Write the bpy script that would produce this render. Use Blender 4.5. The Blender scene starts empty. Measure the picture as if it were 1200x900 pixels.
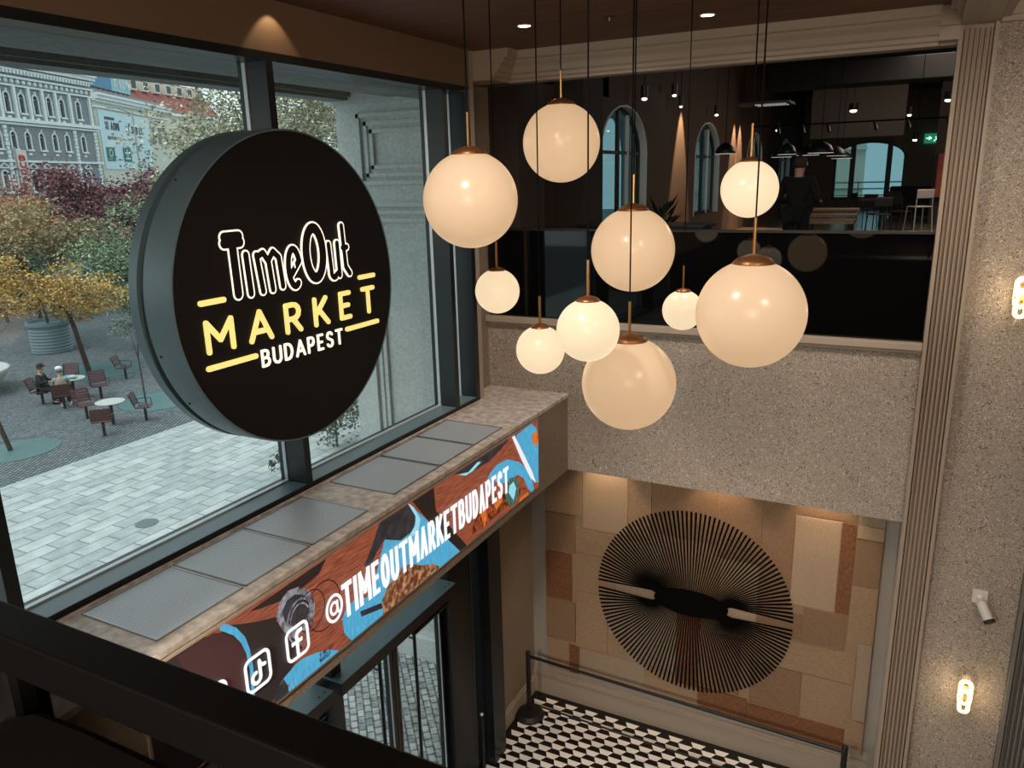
import bpy, math, random
from mathutils import Vector, Matrix
random.seed(7)
scene = bpy.context.scene
COL = scene.collection
PI = math.pi

# ------------------------------------------------------------------ camera
cam_d = bpy.data.cameras.new('camera'); cam = bpy.data.objects.new('camera', cam_d); COL.objects.link(cam)
R = [[0.889176, 0.456901, -0.024657], [0.096603, -0.240125, -0.965923], [-0.447252, 0.856494, -0.257651]]
cam.matrix_world = Matrix(((R[0][0], -R[1][0], -R[2][0], 0), (R[0][1], -R[1][1], -R[2][1], 0), (R[0][2], -R[1][2], -R[2][2], 7.0), (0, 0, 0, 1)))
cam_d.sensor_width = 36.0; cam_d.sensor_fit = 'HORIZONTAL'; cam_d.lens = 907.05 / 1200 * 36.0
cam_d.clip_start = 0.02; cam_d.clip_end = 600
scene.camera = cam

# ------------------------------------------------------------------ world, exposure
scene.view_settings.view_transform = 'Standard'; scene.view_settings.look = 'None'
scene.view_settings.exposure = 0.0; scene.view_settings.gamma = 1.0; scene.view_settings.use_curve_mapping = False
w = bpy.data.worlds.new('world'); scene.world = w; w.use_nodes = True
nt = w.node_tree; bg = nt.nodes['Background']
tc = nt.nodes.new('ShaderNodeTexCoord'); nz = nt.nodes.new('ShaderNodeTexNoise'); nz.inputs['Scale'].default_value = 2.2
rp = nt.nodes.new('ShaderNodeValToRGB'); rp.color_ramp.elements[0].color = (0.66, 0.78, 0.80, 1); rp.color_ramp.elements[1].color = (0.84, 0.92, 0.93, 1)
nt.links.new(tc.outputs['Generated'], nz.inputs['Vector']); nt.links.new(nz.outputs['Fac'], rp.inputs['Fac']); nt.links.new(rp.outputs['Color'], bg.inputs['Color'])
bg.inputs['Strength'].default_value = 1.5

def lamp(name, kind, loc, energy, color=(1, 1, 1), size=0.1, rot=None, spot=60, blend=0.5, aim=None, sy=None):
    d = bpy.data.lights.new(name, kind); d.energy = energy; d.color = color
    if kind == 'AREA':
        d.shape = 'RECTANGLE' if sy else 'SQUARE'; d.size = size
        if sy: d.size_y = sy
    elif kind == 'SPOT':
        d.spot_size = math.radians(spot); d.spot_blend = blend; d.shadow_soft_size = size
    elif kind == 'SUN': d.angle = size
    else: d.shadow_soft_size = size
    o = bpy.data.objects.new(name, d); COL.objects.link(o); o.location = loc
    if aim is not None: o.rotation_euler = (Vector(aim) - Vector(loc)).to_track_quat('-Z', 'Y').to_euler()
    elif rot: o.rotation_euler = rot
    return o
WARM = (1.0, 0.72, 0.45)
# soft overcast sun over the plaza
lamp('sun', 'SUN', (-30, -20, 60), 1.6, (0.98, 1, 1), 0.6, aim=(-20, 10, 0))

# unseen fill lamps added for brightness: ceiling level, hall below, mezzanine, far room
for (x, y, e, ax, ay, az) in ((-2.9, 5.6, 165, -2.6, 7.5, 4.6), (-1.2, 5.8, 165, -1.2, 7.5, 4.4), (.9, 5.6, 100, .9, 7.5, 4.2), (-1.6, 2.0, 200, -1.6, 6.0, 0), (1.2, 1.5, 200, .6, 7.5, 3.0)):
    lamp('ceiling_spot', 'SPOT', (x, y, 8.12), e, (1, .85, .73), .10, spot=125, blend=1.0, aim=(ax, ay, az))  # added wide fill brightening the back wall, no fixture of its own
for (x, y, e, ax, ay, az) in ((-2.8, 1.2, 350, -2.4, 8.5, .6), (-1.0, 1.2, 350, -1.0, 8.5, .9), (2.6, .2, 110, .9, 7.5, 1.6)):
    lamp('hall_ceiling_spot', 'SPOT', (x, y, 5.1), e, (1, .87, .74), .10, spot=62, blend=.8, aim=(ax, ay, az))  # added fill for the hall floor and alcove
lamp('mezzanine_room_light', 'AREA', (1.0, -3.5, 7.6), 260, (1, .80, .62), 2.5, aim=(-1.5, 7, 8.3))  # added soft fill behind the camera, lifts ceiling and fascia
lamp('far_room_light', 'AREA', (1.5, 20, 9.6), 380, (1, .82, .66), 4.0)  # added broad fill, not one of the room's spotlights
for (loc, aim_, sx, sy_) in (((-4.35, 3.6, 6.3), (0, 3.6, 6.3), 6.6, 3.1), ((-4.4, 4.0, 1.9), (0, 4.0, 1.9), 6.6, 3.7)):
    po = lamp('window_portal', 'AREA', loc, 1, (1, 1, 1), sx, aim=aim_, sy=sy_); po.data.cycles.is_portal = True

# ------------------------------------------------------------------ materials
def _nt(name):
    m = bpy.data.materials.new(name); m.use_nodes = True
    return m, m.node_tree, m.node_tree.nodes['Principled BSDF']
def srgb(c):
    return tuple(((x / 255) / 12.92 if x / 255 <= 0.04045 else (((x / 255) + 0.055) / 1.055) ** 2.4) for x in c)
def rgba(c): return (c[0], c[1], c[2], 1)
def mat(name, col, rough=0.6, metal=0.0, emit=0.0, ecol=None, col2=None, scale=8.0, detail=4.0, stretch=None, bump=0.0, spec=None, lo=0.35, hi=0.65, bscale=None):
    m, n, p = _nt(name); c = srgb(col)
    p.inputs['Base Color'].default_value = rgba(c); p.inputs['Roughness'].default_value = rough; p.inputs['Metallic'].default_value = metal
    if spec is not None: p.inputs['Specular IOR Level'].default_value = spec
    if emit:
        p.inputs['Emission Color'].default_value = rgba(srgb(ecol or col)); p.inputs['Emission Strength'].default_value = emit
    if col2 is not None or bump:
        t = n.nodes.new('ShaderNodeTexCoord'); mp = n.nodes.new('ShaderNodeMapping'); ns = n.nodes.new('ShaderNodeTexNoise')
        if stretch: mp.inputs['Scale'].default_value = stretch
        ns.inputs['Scale'].default_value = scale; ns.inputs['Detail'].default_value = detail
        n.links.new(t.outputs['Object'], mp.inputs['Vector']); n.links.new(mp.outputs['Vector'], ns.inputs['Vector'])
        if col2 is not None:
            r = n.nodes.new('ShaderNodeValToRGB'); r.color_ramp.elements[0].position = lo; r.color_ramp.elements[1].position = hi
            r.color_ramp.elements[0].color = rgba(c); r.color_ramp.elements[1].color = rgba(srgb(col2))
            n.links.new(ns.outputs['Fac'], r.inputs['Fac']); n.links.new(r.outputs['Color'], p.inputs['Base Color'])
            if emit: n.links.new(r.outputs['Color'], p.inputs['Emission Color'])
        if bump:
            b = n.nodes.new('ShaderNodeBump'); b.inputs['Strength'].default_value = bump; b.inputs['Distance'].default_value = 0.02
            n.links.new(ns.outputs['Fac'], b.inputs['Height']); n.links.new(b.outputs['Normal'], p.inputs['Normal'])
    return m
def glass(name, tint=(1, 1, 1), refl=0.06, rough=0.0, dirt=0.0):
    m = bpy.data.materials.new(name); m.use_nodes = True; n = m.node_tree; n.nodes.clear()
    o = n.nodes.new('ShaderNodeOutputMaterial'); t = n.nodes.new('ShaderNodeBsdfTransparent'); g = n.nodes.new('ShaderNodeBsdfGlossy')
    mx = n.nodes.new('ShaderNodeMixShader'); fr = n.nodes.new('ShaderNodeLayerWeight'); ml = n.nodes.new('ShaderNodeMath'); ml.operation = 'MULTIPLY'
    t.inputs['Color'].default_value = rgba(tint); g.inputs['Roughness'].default_value = rough
    ml.operation = 'POWER'; ml.inputs[1].default_value = 5.0; ma = n.nodes.new('ShaderNodeMath'); ma.operation = 'MULTIPLY_ADD'; ma.inputs[1].default_value = 0.85; ma.inputs[2].default_value = refl
    n.links.new(fr.outputs['Facing'], ml.inputs[0]); n.links.new(ml.outputs[0], ma.inputs[0]); n.links.new(ma.outputs[0], mx.inputs[0]); n.links.new(t.outputs[0], mx.inputs[1]); n.links.new(g.outputs[0], mx.inputs[2])
    n.links.new(mx.outputs[0], o.inputs[0])
    return m
def wallpaper(name, c1, c2, scale=55):
    m, n, p = _nt(name); p.inputs['Roughness'].default_value = 0.75
    t = n.nodes.new('ShaderNodeTexCoord'); ns = n.nodes.new('ShaderNodeTexNoise'); ns.inputs['Scale'].default_value = scale * 0.33; ns.inputs['Detail'].default_value = 1.5
    ns.inputs['Distortion'].default_value = 2.5
    a = n.nodes.new('ShaderNodeMath'); a.operation = 'PINGPONG'; a.inputs[1].default_value = 0.07
    r = n.nodes.new('ShaderNodeValToRGB'); r.color_ramp.elements[0].position = 0.2; r.color_ramp.elements[1].position = 0.9
    r.color_ramp.elements[0].color = rgba(srgb(c1)); r.color_ramp.elements[1].color = rgba(srgb(c2))
    s = n.nodes.new('ShaderNodeMath'); s.operation = 'MULTIPLY'; s.inputs[1].default_value = 1 / 0.07
    n.links.new(t.outputs['Object'], ns.inputs['Vector']); n.links.new(ns.outputs['Fac'], a.inputs[0]); n.links.new(a.outputs[0], s.inputs[0])
    n.links.new(s.outputs[0], r.inputs['Fac']); n.links.new(r.outputs['Color'], p.inputs['Base Color'])
    b = n.nodes.new('ShaderNodeBump'); b.inputs['Strength'].default_value = 0.35; b.inputs['Distance'].default_value = 0.003
    n.links.new(s.outputs[0], b.inputs['Height']); n.links.new(b.outputs['Normal'], p.inputs['Normal'])
    return m
def brickmat(name, c1, c2, mortar, bw, rh, ms, rot=0.0, rough=0.8, scale=1.0, noise=0.0):
    m, n, p = _nt(name); p.inputs['Roughness'].default_value = rough
    t = n.nodes.new('ShaderNodeTexCoord'); mp = n.nodes.new('ShaderNodeMapping'); mp.inputs['Rotation'].default_value = (0, 0, rot)
    b = n.nodes.new('ShaderNodeTexBrick'); b.inputs['Scale'].default_value = scale; b.inputs['Brick Width'].default_value = bw; b.inputs['Row Height'].default_value = rh
    b.inputs['Mortar Size'].default_value = ms; b.inputs['Color1'].default_value = rgba(srgb(c1)); b.inputs['Color2'].default_value = rgba(srgb(c2)); b.inputs['Mortar'].default_value = rgba(srgb(mortar))
    n.links.new(t.outputs['Object'], mp.inputs['Vector']); n.links.new(mp.outputs['Vector'], b.inputs['Vector'])
    ns = n.nodes.new('ShaderNodeTexNoise'); ns.inputs['Scale'].default_value = 3.0; ns.inputs['Detail'].default_value = 8
    n.links.new(mp.outputs['Vector'], ns.inputs['Vector'])
    mx = n.nodes.new('ShaderNodeMix'); mx.data_type = 'RGBA'; mx.blend_type = 'MULTIPLY'; mx.inputs['Factor'].default_value = noise
    n.links.new(b.outputs['Color'], mx.inputs['A'])
    r = n.nodes.new('ShaderNodeValToRGB'); r.color_ramp.elements[0].position = 0.3; r.color_ramp.elements[0].color = (0.35, 0.35, 0.35, 1); r.color_ramp.elements[1].position = 0.65
    n.links.new(ns.outputs['Fac'], r.inputs['Fac']); n.links.new(r.outputs['Color'], mx.inputs['B']); n.links.new(mx.outputs['Result'], p.inputs['Base Color'])
    return m
def gridmat(name, cbase, chole, pitch):
    """punched sheet: round holes on a square grid, measured in metres on x/y"""
    m, n, p = _nt(name); p.inputs['Roughness'].default_value = 0.45; p.inputs['Metallic'].default_value = 0.25
    t = n.nodes.new('ShaderNodeTexCoord'); v = n.nodes.new('ShaderNodeTexVoronoi'); v.inputs['Scale'].default_value = 1 / pitch; v.inputs['Randomness'].default_value = 0.0
    v.voronoi_dimensions = '2D'
    l = n.nodes.new('ShaderNodeMath'); l.operation = 'LESS_THAN'; l.inputs[1].default_value = 0.33
    mx = n.nodes.new('ShaderNodeMix'); mx.data_type = 'RGBA'; mx.inputs['A'].default_value = rgba(srgb(cbase)); mx.inputs['B'].default_value = rgba(srgb(chole))
    n.links.new(t.outputs['Object'], v.inputs['Vector']); n.links.new(v.outputs['Distance'], l.inputs[0]); n.links.new(l.outputs[0], mx.inputs['Factor'])
    n.links.new(mx.outputs['Result'], p.inputs['Base Color'])
    return m
def leafmat(name, cols, rough=0.7):
    m, n, p = _nt(name); p.inputs['Roughness'].default_value = rough
    g = n.nodes.new('ShaderNodeNewGeometry'); r = n.nodes.new('ShaderNodeValToRGB'); r.color_ramp.interpolation = 'LINEAR'
    e = r.color_ramp.elements
    for i, c in enumerate(cols):
        q = e[i] if i < 2 and i < len(e) else e.new(i / (len(cols) - 1))
        q.position = i / (len(cols) - 1); q.color = rgba(srgb(c))
    n.links.new(g.outputs['Random Per Island'], r.inputs['Fac']); n.links.new(r.outputs['Color'], p.inputs['Base Color'])
    return m

MT = {}
MT['wallpaper'] = wallpaper('wallpaper', (112, 101, 90), (202, 190, 174))
MT['wallpaper_box'] = wallpaper('wallpaper_box', (118, 103, 86), (170, 152, 130), 70)
MT['trim'] = mat('painted_trim', (168, 154, 138), 0.55)
MT['fluting'] = mat('painted_fluting', (160, 144, 126), 0.5)
MT['alcove'] = mat('alcove_paint', (165, 158, 150), 0.7)
MT['ceiling'] = mat('ceiling_board', (112, 74, 48), 0.6, col2=(86, 56, 36), scale=3, stretch=(1, 12, 1))
MT['fascia'] = mat('fascia_paint', (122, 100, 80), 0.6)
MT['frame'] = mat('window_frame_metal', (27, 32, 34), 0.38, 0.0, spec=0.5)
MT['sill'] = mat('window_sill_metal', (104, 126, 134), 0.35)  # sky reflection on upward faces, put into the colour
MT['frame_dark'] = mat('door_frame_metal', (22, 24, 27), 0.35)
MT['frame_edge'] = mat('bare_aluminium_edge', (205, 212, 214), 0.3, 0.3)
MT['marble'] = mat('ledge_stone', (214, 204, 194), 0.45, col2=(170, 156, 144), scale=14, detail=8, bump=0.1)
MT['grill'] = gridmat('perforated_grill', (206, 212, 218), (104, 114, 122), 0.0125)
MT['black'] = mat('black_paint', (18, 18, 20), 0.45)
MT['signface'] = mat('sign_face_black', (22, 20, 22), 0.55, spec=0.25)
MT['signrim'] = mat('sign_rim_metal', (104, 128, 136), 0.4, 0.1)
MT['signdark'] = mat('sign_gap_dark', (14, 16, 18), 0.5)
MT['neon_white'] = mat('lit_white_letter', (255, 246, 228), 0.5, emit=0.95)
MT['neon_yellow'] = mat('lit_yellow_letter', (232, 214, 128), 0.5, emit=0.95)
MT['brass'] = mat('brass', (176, 132, 84), 0.32, 0.9)
MT['cord'] = mat('black_cord', (9, 8, 8), 0.8, spec=.1)
MT['void'] = mat('dark_room_paint', (38, 26, 20), 0.8)
MT['voidceil'] = mat('black_ceiling_paint', (14, 13, 14), 0.9)
MT['gloss_black'] = mat('black_glass', (8, 8, 9), 0.03, spec=0.5)
MT['steel'] = mat('satin_steel', (150, 152, 154), 0.35, 0.8)
MT['pearl'] = mat('white_plastic', (210, 205, 198), 0.4)
MT['glasspane'] = glass('window_glass', (0.93, 0.97, 0.97), 0.05)
MT['glassteal'] = glass('teal_tinted_glass', (0.40, 0.54, 0.57), 0.05)
MT['glasstint'] = glass('smoked_glass', (0.36, 0.34, 0.32), 0.02)
MT['paver'] = brickmat('pale_paving_slabs', (200, 204, 202), (172, 178, 178), (120, 130, 132), 0.8, 0.4, 0.016, rot=math.radians(90), noise=0.45)
MT['setts'] = brickmat('small_pale_setts', (206, 210, 206), (150, 158, 158), (92, 100, 102), 0.14, 0.10, 0.012, rot=math.radians(48), noise=0.6)
MT['cobble'] = brickmat('cobblestones', (150, 156, 158), (108, 116, 120), (60, 66, 72), 0.13, 0.11, 0.022, rot=math.radians(58), noise=0.5)
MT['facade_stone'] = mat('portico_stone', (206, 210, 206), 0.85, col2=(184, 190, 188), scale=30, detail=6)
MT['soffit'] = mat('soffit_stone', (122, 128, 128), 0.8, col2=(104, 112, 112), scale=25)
MT['bark'] = mat('bark', (92, 78, 64), 0.9, col2=(60, 52, 46), scale=12)

# ------------------------------------------------------------------ mesh builder
ORI = {}
class M:
    def __init__(s): s.v = []; s.f = []; s.mi = []
    def add(s, verts, faces, mi=0):
        b = len(s.v); s.v += [tuple(q) for q in verts]
        for f in faces: s.f.append([b + i for i in f]); s.mi.append(mi)
        return s
    def box(s, x0, x1, y0, y1, z0, z1, mi=0):
        if x0 > x1: x0, x1 = x1, x0
        if y0 > y1: y0, y1 = y1, y0
        if z0 > z1: z0, z1 = z1, z0
        return s.add([(x0, y0, z0), (x1, y0, z0), (x1, y1, z0), (x0, y1, z0), (x0, y0, z1), (x1, y0, z1), (x1, y1, z1), (x0, y1, z1)],
                     [(0, 3, 2, 1), (4, 5, 6, 7), (0, 1, 5, 4), (1, 2, 6, 5), (2, 3, 7, 6), (3, 0, 4, 7)], mi)
    def prism(s, poly, fn, w0, w1, mi=0):
        """poly: 2-D points; fn(u,v,w)->3-D"""
        n = len(poly); a = [fn(u, v, w0) for u, v in poly]; b = [fn(u, v, w1) for u, v in poly]
        fs = [tuple(range(n))[::-1], tuple(range(n, 2 * n))] + [(i, (i + 1) % n, n + (i + 1) % n, n + i) for i in range(n)]
        return s.add(a + b, fs, mi)
    def tube(s, pts, r, n=8, mi=0, cap=True):
        pts = [Vector(p) for p in pts]; rr = r if isinstance(r, (list, tuple)) else [r] * len(pts)
        rings = []; up = None
        for i, p in enumerate(pts):
            d = (pts[min(i + 1, len(pts) - 1)] - pts[max(i - 1, 0)]).normalized()
            if up is None:
                up = Vector((0, 0, 1)) if abs(d.z) < 0.9 else Vector((1, 0, 0))
            a = d.cross(up)
            if a.length < 1e-5: a = d.cross(Vector((0, 1, 0)))
            a.normalize(); b = d.cross(a); up = -b if False else up
            rings.append([p + (a * math.cos(2 * PI * k / n) + b * math.sin(2 * PI * k / n)) * rr[i] for k in range(n)])
        vs = [q for rg in rings for q in rg]; fs = []
        for i in range(len(rings) - 1):
            for k in range(n): fs.append((i * n + k, i * n + (k + 1) % n, (i + 1) * n + (k + 1) % n, (i + 1) * n + k))
        if cap: fs.append(tuple(range(n))); fs.append(tuple(range((len(rings) - 1) * n, len(rings) * n))[::-1])
        return s.add(vs, fs, mi)
    def lathe(s, prof, c=(0, 0, 0), n=24, axis='z', mi=0):
        vs = []; fs = []
        for (r, h) in prof:
            for k in range(n):
                a = 2 * PI * k / n; x, y = r * math.cos(a), r * math.sin(a)
                p = (x, y, h) if axis == 'z' else ((h, x, y) if axis == 'x' else (x, h, y))
                vs.append((c[0] + p[0], c[1] + p[1], c[2] + p[2]))
        for i in range(len(prof) - 1):
            for k in range(n): fs.append((i * n + k, i * n + (k + 1) % n, (i + 1) * n + (k + 1) % n, (i + 1) * n + k))
        if prof[0][0] > 1e-6: fs.append(tuple(range(n))[::-1])
        if prof[-1][0] > 1e-6: fs.append(tuple(range((len(prof) - 1) * n, len(prof) * n)))
        return s.add(vs, fs, mi)
    def ball(s, c, r, n=16, mi=0, sz=None):
        rx, ry, rz = (r, r, r) if not sz else sz
        m = n // 2; vs = []; fs = []
        for i in range(1, m):
            th = PI * i / m
            for k in range(n): vs.append((c[0] + rx * math.sin(th) * math.cos(2 * PI * k / n), c[1] + ry * math.sin(th) * math.sin(2 * PI * k / n), c[2] + rz * math.cos(th)))
        t = len(vs); vs += [(c[0], c[1], c[2] + rz), (c[0], c[1], c[2] - rz)]
        for i in range(m - 2):
            for k in range(n): fs.append((i * n + k, (i + 1) * n + k, (i + 1) * n + (k + 1) % n, i * n + (k + 1) % n))
        for k in range(n): fs.append((t, k, (k + 1) % n)); fs.append((t + 1, (m - 2) * n + (k + 1) % n, (m - 2) * n + k))
        return s.add(vs, fs, mi)
    def strokes(s, lines, hw, fn, w0, w1, mi=0, cap='round', n=8):
        """flat ribbons with round or square ends, each segment a capsule prism"""
        kk = 0
        for ln in lines:
            for (a, b) in zip(ln[:-1], ln[1:]):
                dx, dy = b[0] - a[0], b[1] - a[1]; L = math.hypot(dx, dy) or 1e-6
                an = math.atan2(dy, dx); poly = []
                if cap == 'round':
                    for k in range(n + 1):
                        t = an + PI / 2 + PI * k / n; poly.append((a[0] + hw * math.cos(t), a[1] + hw * math.sin(t)))
                    for k in range(n + 1):
                        t = an - PI / 2 + PI * k / n; poly.append((b[0] + hw * math.cos(t), b[1] + hw * math.sin(t)))
                else:
                    e = hw if cap == 'square' else 0
                    ux, uy = dx / L, dy / L
                    poly = [(a[0] - ux * e - uy * hw, a[1] - uy * e + ux * hw), (a[0] - ux * e + uy * hw, a[1] - uy * e - ux * hw), (b[0] + ux * e + uy * hw, b[1] + uy * e - ux * hw), (b[0] + ux * e - uy * hw, b[1] + uy * e + ux * hw)]
                s.prism(poly, fn, w0, w1 + kk * 1.5e-5 * (1 if w1 > w0 else -1), mi); kk += 1
        return s
    def build(s, name, mats, parent=None, smooth=False, bevel=0.0, world=True):
        me = bpy.data.meshes.new(name)
        o0 = ORI.get(parent.name, (0, 0, 0)) if (parent is not None and world) else (0, 0, 0)
        me.from_pydata([(x - o0[0], y - o0[1], z - o0[2]) for x, y, z in s.v], [], s.f)
        if not isinstance(mats, (list, tuple)): mats = [mats]
        for m_ in mats: me.materials.append(MT[m_] if isinstance(m_, str) else m_)
        for p, i in zip(me.polygons, s.mi): p.material_index = i; p.use_smooth = smooth
        me.validate(); me.update()
        o = bpy.data.objects.new(name, me); COL.objects.link(o)
        if parent is not None: o.parent = parent; ORI[o.name] = o0
        if bevel:
            b = o.modifiers.new('bevel', 'BEVEL'); b.width = bevel; b.segments = 2; b.limit_method = 'ANGLE'
        return o
def fixn(o):
    import bmesh
    bm = bmesh.new(); bm.from_mesh(o.data); bmesh.ops.recalc_face_normals(bm, faces=bm.faces); bm.to_mesh(o.data); bm.free(); return o
def tag(o, label, cat, group=None, kind=None):
    o['label'] = label; o['category'] = cat
    if group: o['group'] = group
    if kind: o['kind'] = kind
    return o
def thing(name, label, cat, loc=(0, 0, 0), group=None, rz=0.0):
    o = bpy.data.objects.new(name, None); COL.objects.link(o); o.location = loc; o.rotation_euler = (0, 0, rz); o.empty_display_size = 0.1
    ORI[o.name] = tuple(loc); return tag(o, label, cat, group)
def struct(o): o['kind'] = 'structure'; return o
def copy_tree(o, parent=None):
    c = o.copy(); COL.objects.link(c)
    if parent is not None: c.parent = parent
    for ch in o.children: copy_tree(ch, c)
    return c
def rect_minus(m, fn, u0, u1, v0, v1, holes, w0, w1, mi=0):
    """wall sheet u0..u1 x v0..v1 with rectangular or arched holes: (a,b,sill,spring,top)"""
    holes = sorted(holes); x = u0
    P = lambda poly: m.prism(poly, fn, w0, w1, mi)
    for (a, b, s0, sp, tp) in holes:
        if a > x: P([(x, v0), (a, v0), (a, v1), (x, v1)])
        if s0 > v0: P([(a, v0), (b, v0), (b, s0), (a, s0)])
        c = (a + b) / 2; hw = (b - a) / 2; n = 10 if tp > sp + 1e-3 else 1
        pts = [(c - hw * math.cos(PI * k / n), sp + (tp - sp) * math.sin(PI * k / n)) for k in range(n + 1)]
        for p, q in zip(pts[:-1], pts[1:]): P([p, q, (q[0], v1), (p[0], v1)])
        x = b
    if x < u1: P([(x, v0), (u1, v0), (u1, v1), (x, v1)])
    return m
YZ = lambda u, v, w: (w, u, v)      # on a wall facing +x or -x
XZ = lambda u, v, w: (u, w, v)      # on a wall facing -y
XY = lambda u, v, w: (u, v, w)

# stroke alphabet, unit height, (width, strokes)
def arc(cx, cy, rx, ry, a0, a1, n=10):
    return [(cx + rx * math.cos(math.radians(a0 + (a1 - a0) * k / n)), cy + ry * math.sin(math.radians(a0 + (a1 - a0) * k / n))) for k in range(n + 1)]
FONT = {
 'A': [[(0, 0), (.5, 1), (1, 0)], [(.2, .3), (.8, .3)]],
 'B': [[(0, 0), (0, 1), (.5, 1)] + arc(.5, .76, .38, .24, 90, -90, 6) + [(0, .52)], [(0, 0), (.5, 0)] + arc(.5, .26, .5, .26, -90, 90, 6)],
 'D': [[(0, 0), (0, 1), (.35, 1)] + arc(.35, .5, .6, .5, 90, -90, 10) + [(0, 0)]],
 'E': [[(.9, 1), (0, 1), (0, 0), (.9, 0)], [(0, .5), (.75, .5)]],
 'I': [[(0, 0), (0, 1)]],
 'K': [[(0, 0), (0, 1)], [(.9, 1), (.1, .42)], [(.3, .58), (1, 0)]],
 'M': [[(0, 0), (0, 1), (.5, .35), (1, 1), (1, 0)]],
 'O': [arc(.5, .5, .5, .5, 0, 360, 20)],
 'P': [[(0, 0), (0, 1), (.5, 1)] + arc(.5, .73, .42, .27, 90, -90, 6) + [(0, .46)]],
 'R': [[(0, 0), (0, 1), (.5, 1)] + arc(.5, .73, .4, .27, 90, -90, 6) + [(0, .46)], [(.45, .46), (.95, 0)]],
 'S': [arc(.5, .76, .42, .24, 20, 220, 10) + [(.7, .46)] + arc(.5, .25, .45, .25, 40, -160, 10)],
 'T': [[(0, 1), (1, 1)], [(.5, 1), (.5, 0)]],
 'U': [[(0, 1), (0, .3)] + arc(.5, .3, .5, .3, 180, 360, 8) + [(1, 1)]],
 'X': [[(0, 0), (1, 1)], [(0, 1), (1, 0)]], 'F': [[(0, 0), (0, 1), (.9, 1)], [(0, .55), (.7, .55)]],
 'C': [arc(.5, .5, .5, .5, 45, 315, 14)], 'N': [[(0, 0), (0, 1), (1, 0), (1, 1)]],
 'L': [[(0, 1), (0, 0), (.8, 0)]], 'V': [[(0, 1), (.5, 0), (1, 1)]],
}
def glyph(ch, u, v, wd, h): return [[(u + a * wd, v + b * h) for a, b in ln] for ln in FONT[ch]]
# ================================================================== STRUCTURE
# ground floor with split hexagon tiles
m = M(); m.box(-4.2, 4.0, -6, 8.6, -0.2, 0.0, 0)
hx, hy, sd = 0.145, 0.172, 0.093
for i in range(0, 56):
    for j in range(-2, 48):
        cx = -4.02 + i * hx; cy = 8.30 - j * hy - (hy / 2 if i % 2 else 0)
        if cx > 0.1 and cy > 7.4: continue
        if cx > 3.9 or cy > 8.40: continue
        m.add([(cx - sd, cy, 0.002), (cx - sd / 2, cy - hy / 2, 0.002), (cx + sd / 2, cy - hy / 2, 0.002), (cx + sd, cy, 0.002)], [(0, 1, 2, 3)], 1)
MT['tile_black'] = mat('black_tile', (20, 18, 18), 0.25); MT['tile_white'] = mat('white_tile', (240, 238, 234), 0.2)
struct(m.build('floor', ['tile_black', 'tile_white']))
m = M(); m.box(-4.0, 4.0, -6, 0.45, 5.2, 5.52); struct(m.build('floor_mezzanine_near', mat('dark_boards', (40, 30, 24), 0.5)))
m = M(); m.box(-4.4, 6.0, 7.66, 33, 5.455, 5.52); struct(m.build('floor_mezzanine_far', mat('far_floor_boards', (78, 70, 62), 0.22)))
m = M(); m.box(-4.3, 4.2, -6, 7.66, 8.19, 8.4); struct(m.build('ceiling', 'ceiling'))
m = M(); m.box(-4.4, 6.2, 7.66, 33.2, 9.7, 9.9); struct(m.build('ceiling_far', 'voidceil'))

# window wall (left)
m = M()
m.box(-4.5, -4.2, 7.25, 8.62, 0, 4.705); m.box(-4.5, -4.2, -6, 0.3, 0, 8.19); m.box(-4.5, -4.2, 6.92, 7.66, 4.705, 8.19)
m.box(-4.5, -4.0, 0.3, 6.92, 7.857, 8.19, 1); m.box(-4.29, -4.2, 0.3, 7.25, 3.82, 4.68, 0); m.box(-4.2, -4.0, 6.92, 7.0, 4.705, 8.19, 2)
struct(m.build('wall_left', ['wallpaper_box', 'fascia', 'trim']))
# back wall with balcony opening; its lower part is the bulkhead over the alcove
m = M()
m.box(-4.2, 0.135, 7.5, 7.66, 3.82, 5.455); m.box(-4.2, 0.135, 7.66, 8.62, 3.92, 4.0, 1)
m.box(-4.2, 0.135, 7.5, 7.66, 7.93, 8.19)
m.box(0.135, 4.0, 7.5, 7.66, 0, 8.19)
struct(m.build('wall_back', ['wallpaper', 'alcove']))
m = M(); m.box(-4.2, 0.3, 8.51, 8.62, 0, 4.0); m.box(0.13, 0.3, 7.66, 8.51, 0, 4.0); struct(m.build('wall_alcove', 'alcove'))
m = M(); m.box(4.0, 4.2, -6, 7.66, 0, 8.19); struct(m.build('wall_right', 'wallpaper'))
m = M(); m.box(-4.5, 4.2, -6.2, -6, 0, 8.19); struct(m.build('wall_front', 'wallpaper'))
# far room shell
m = M()
holes = [(11.25 + 5.5 * k, 13.45 + 5.5 * k, 6.1, 7.35, 8.06) for k in range(4)]
rect_minus(m, YZ, 7.66, 33, 5.52, 9.7, holes, -4.75, -4.3)
o = fixn(m.build('wall_far_left', [mat('brown_wall', (70, 50, 38), 0.8)])); struct(o)
m = M(); rect_minus(m, XZ, -4.4, 6.0, 5.52, 9.7, [(-3.12, -0.62, 5.86, 7.42, 8.02)], 33, 33.3)
o = fixn(m.build('wall_far_end', [mat('far_grey_wall', (120, 108, 98), 0.8)])); struct(o)
m = M(); m.box(6, 6.2, 7.66, 33, 5.52, 9.7); struct(m.build('wall_far_right', 'void'))
# dark partition left of the arched windows
m = M(); m.box(-4.3, -3.85, 7.66, 8.3, 5.52, 9.7); m.box(-4.3, -3.9, 9.6, 10.3, 5.52, 9.7); struct(m.build('trim_dark_pier', 'void'))

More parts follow.
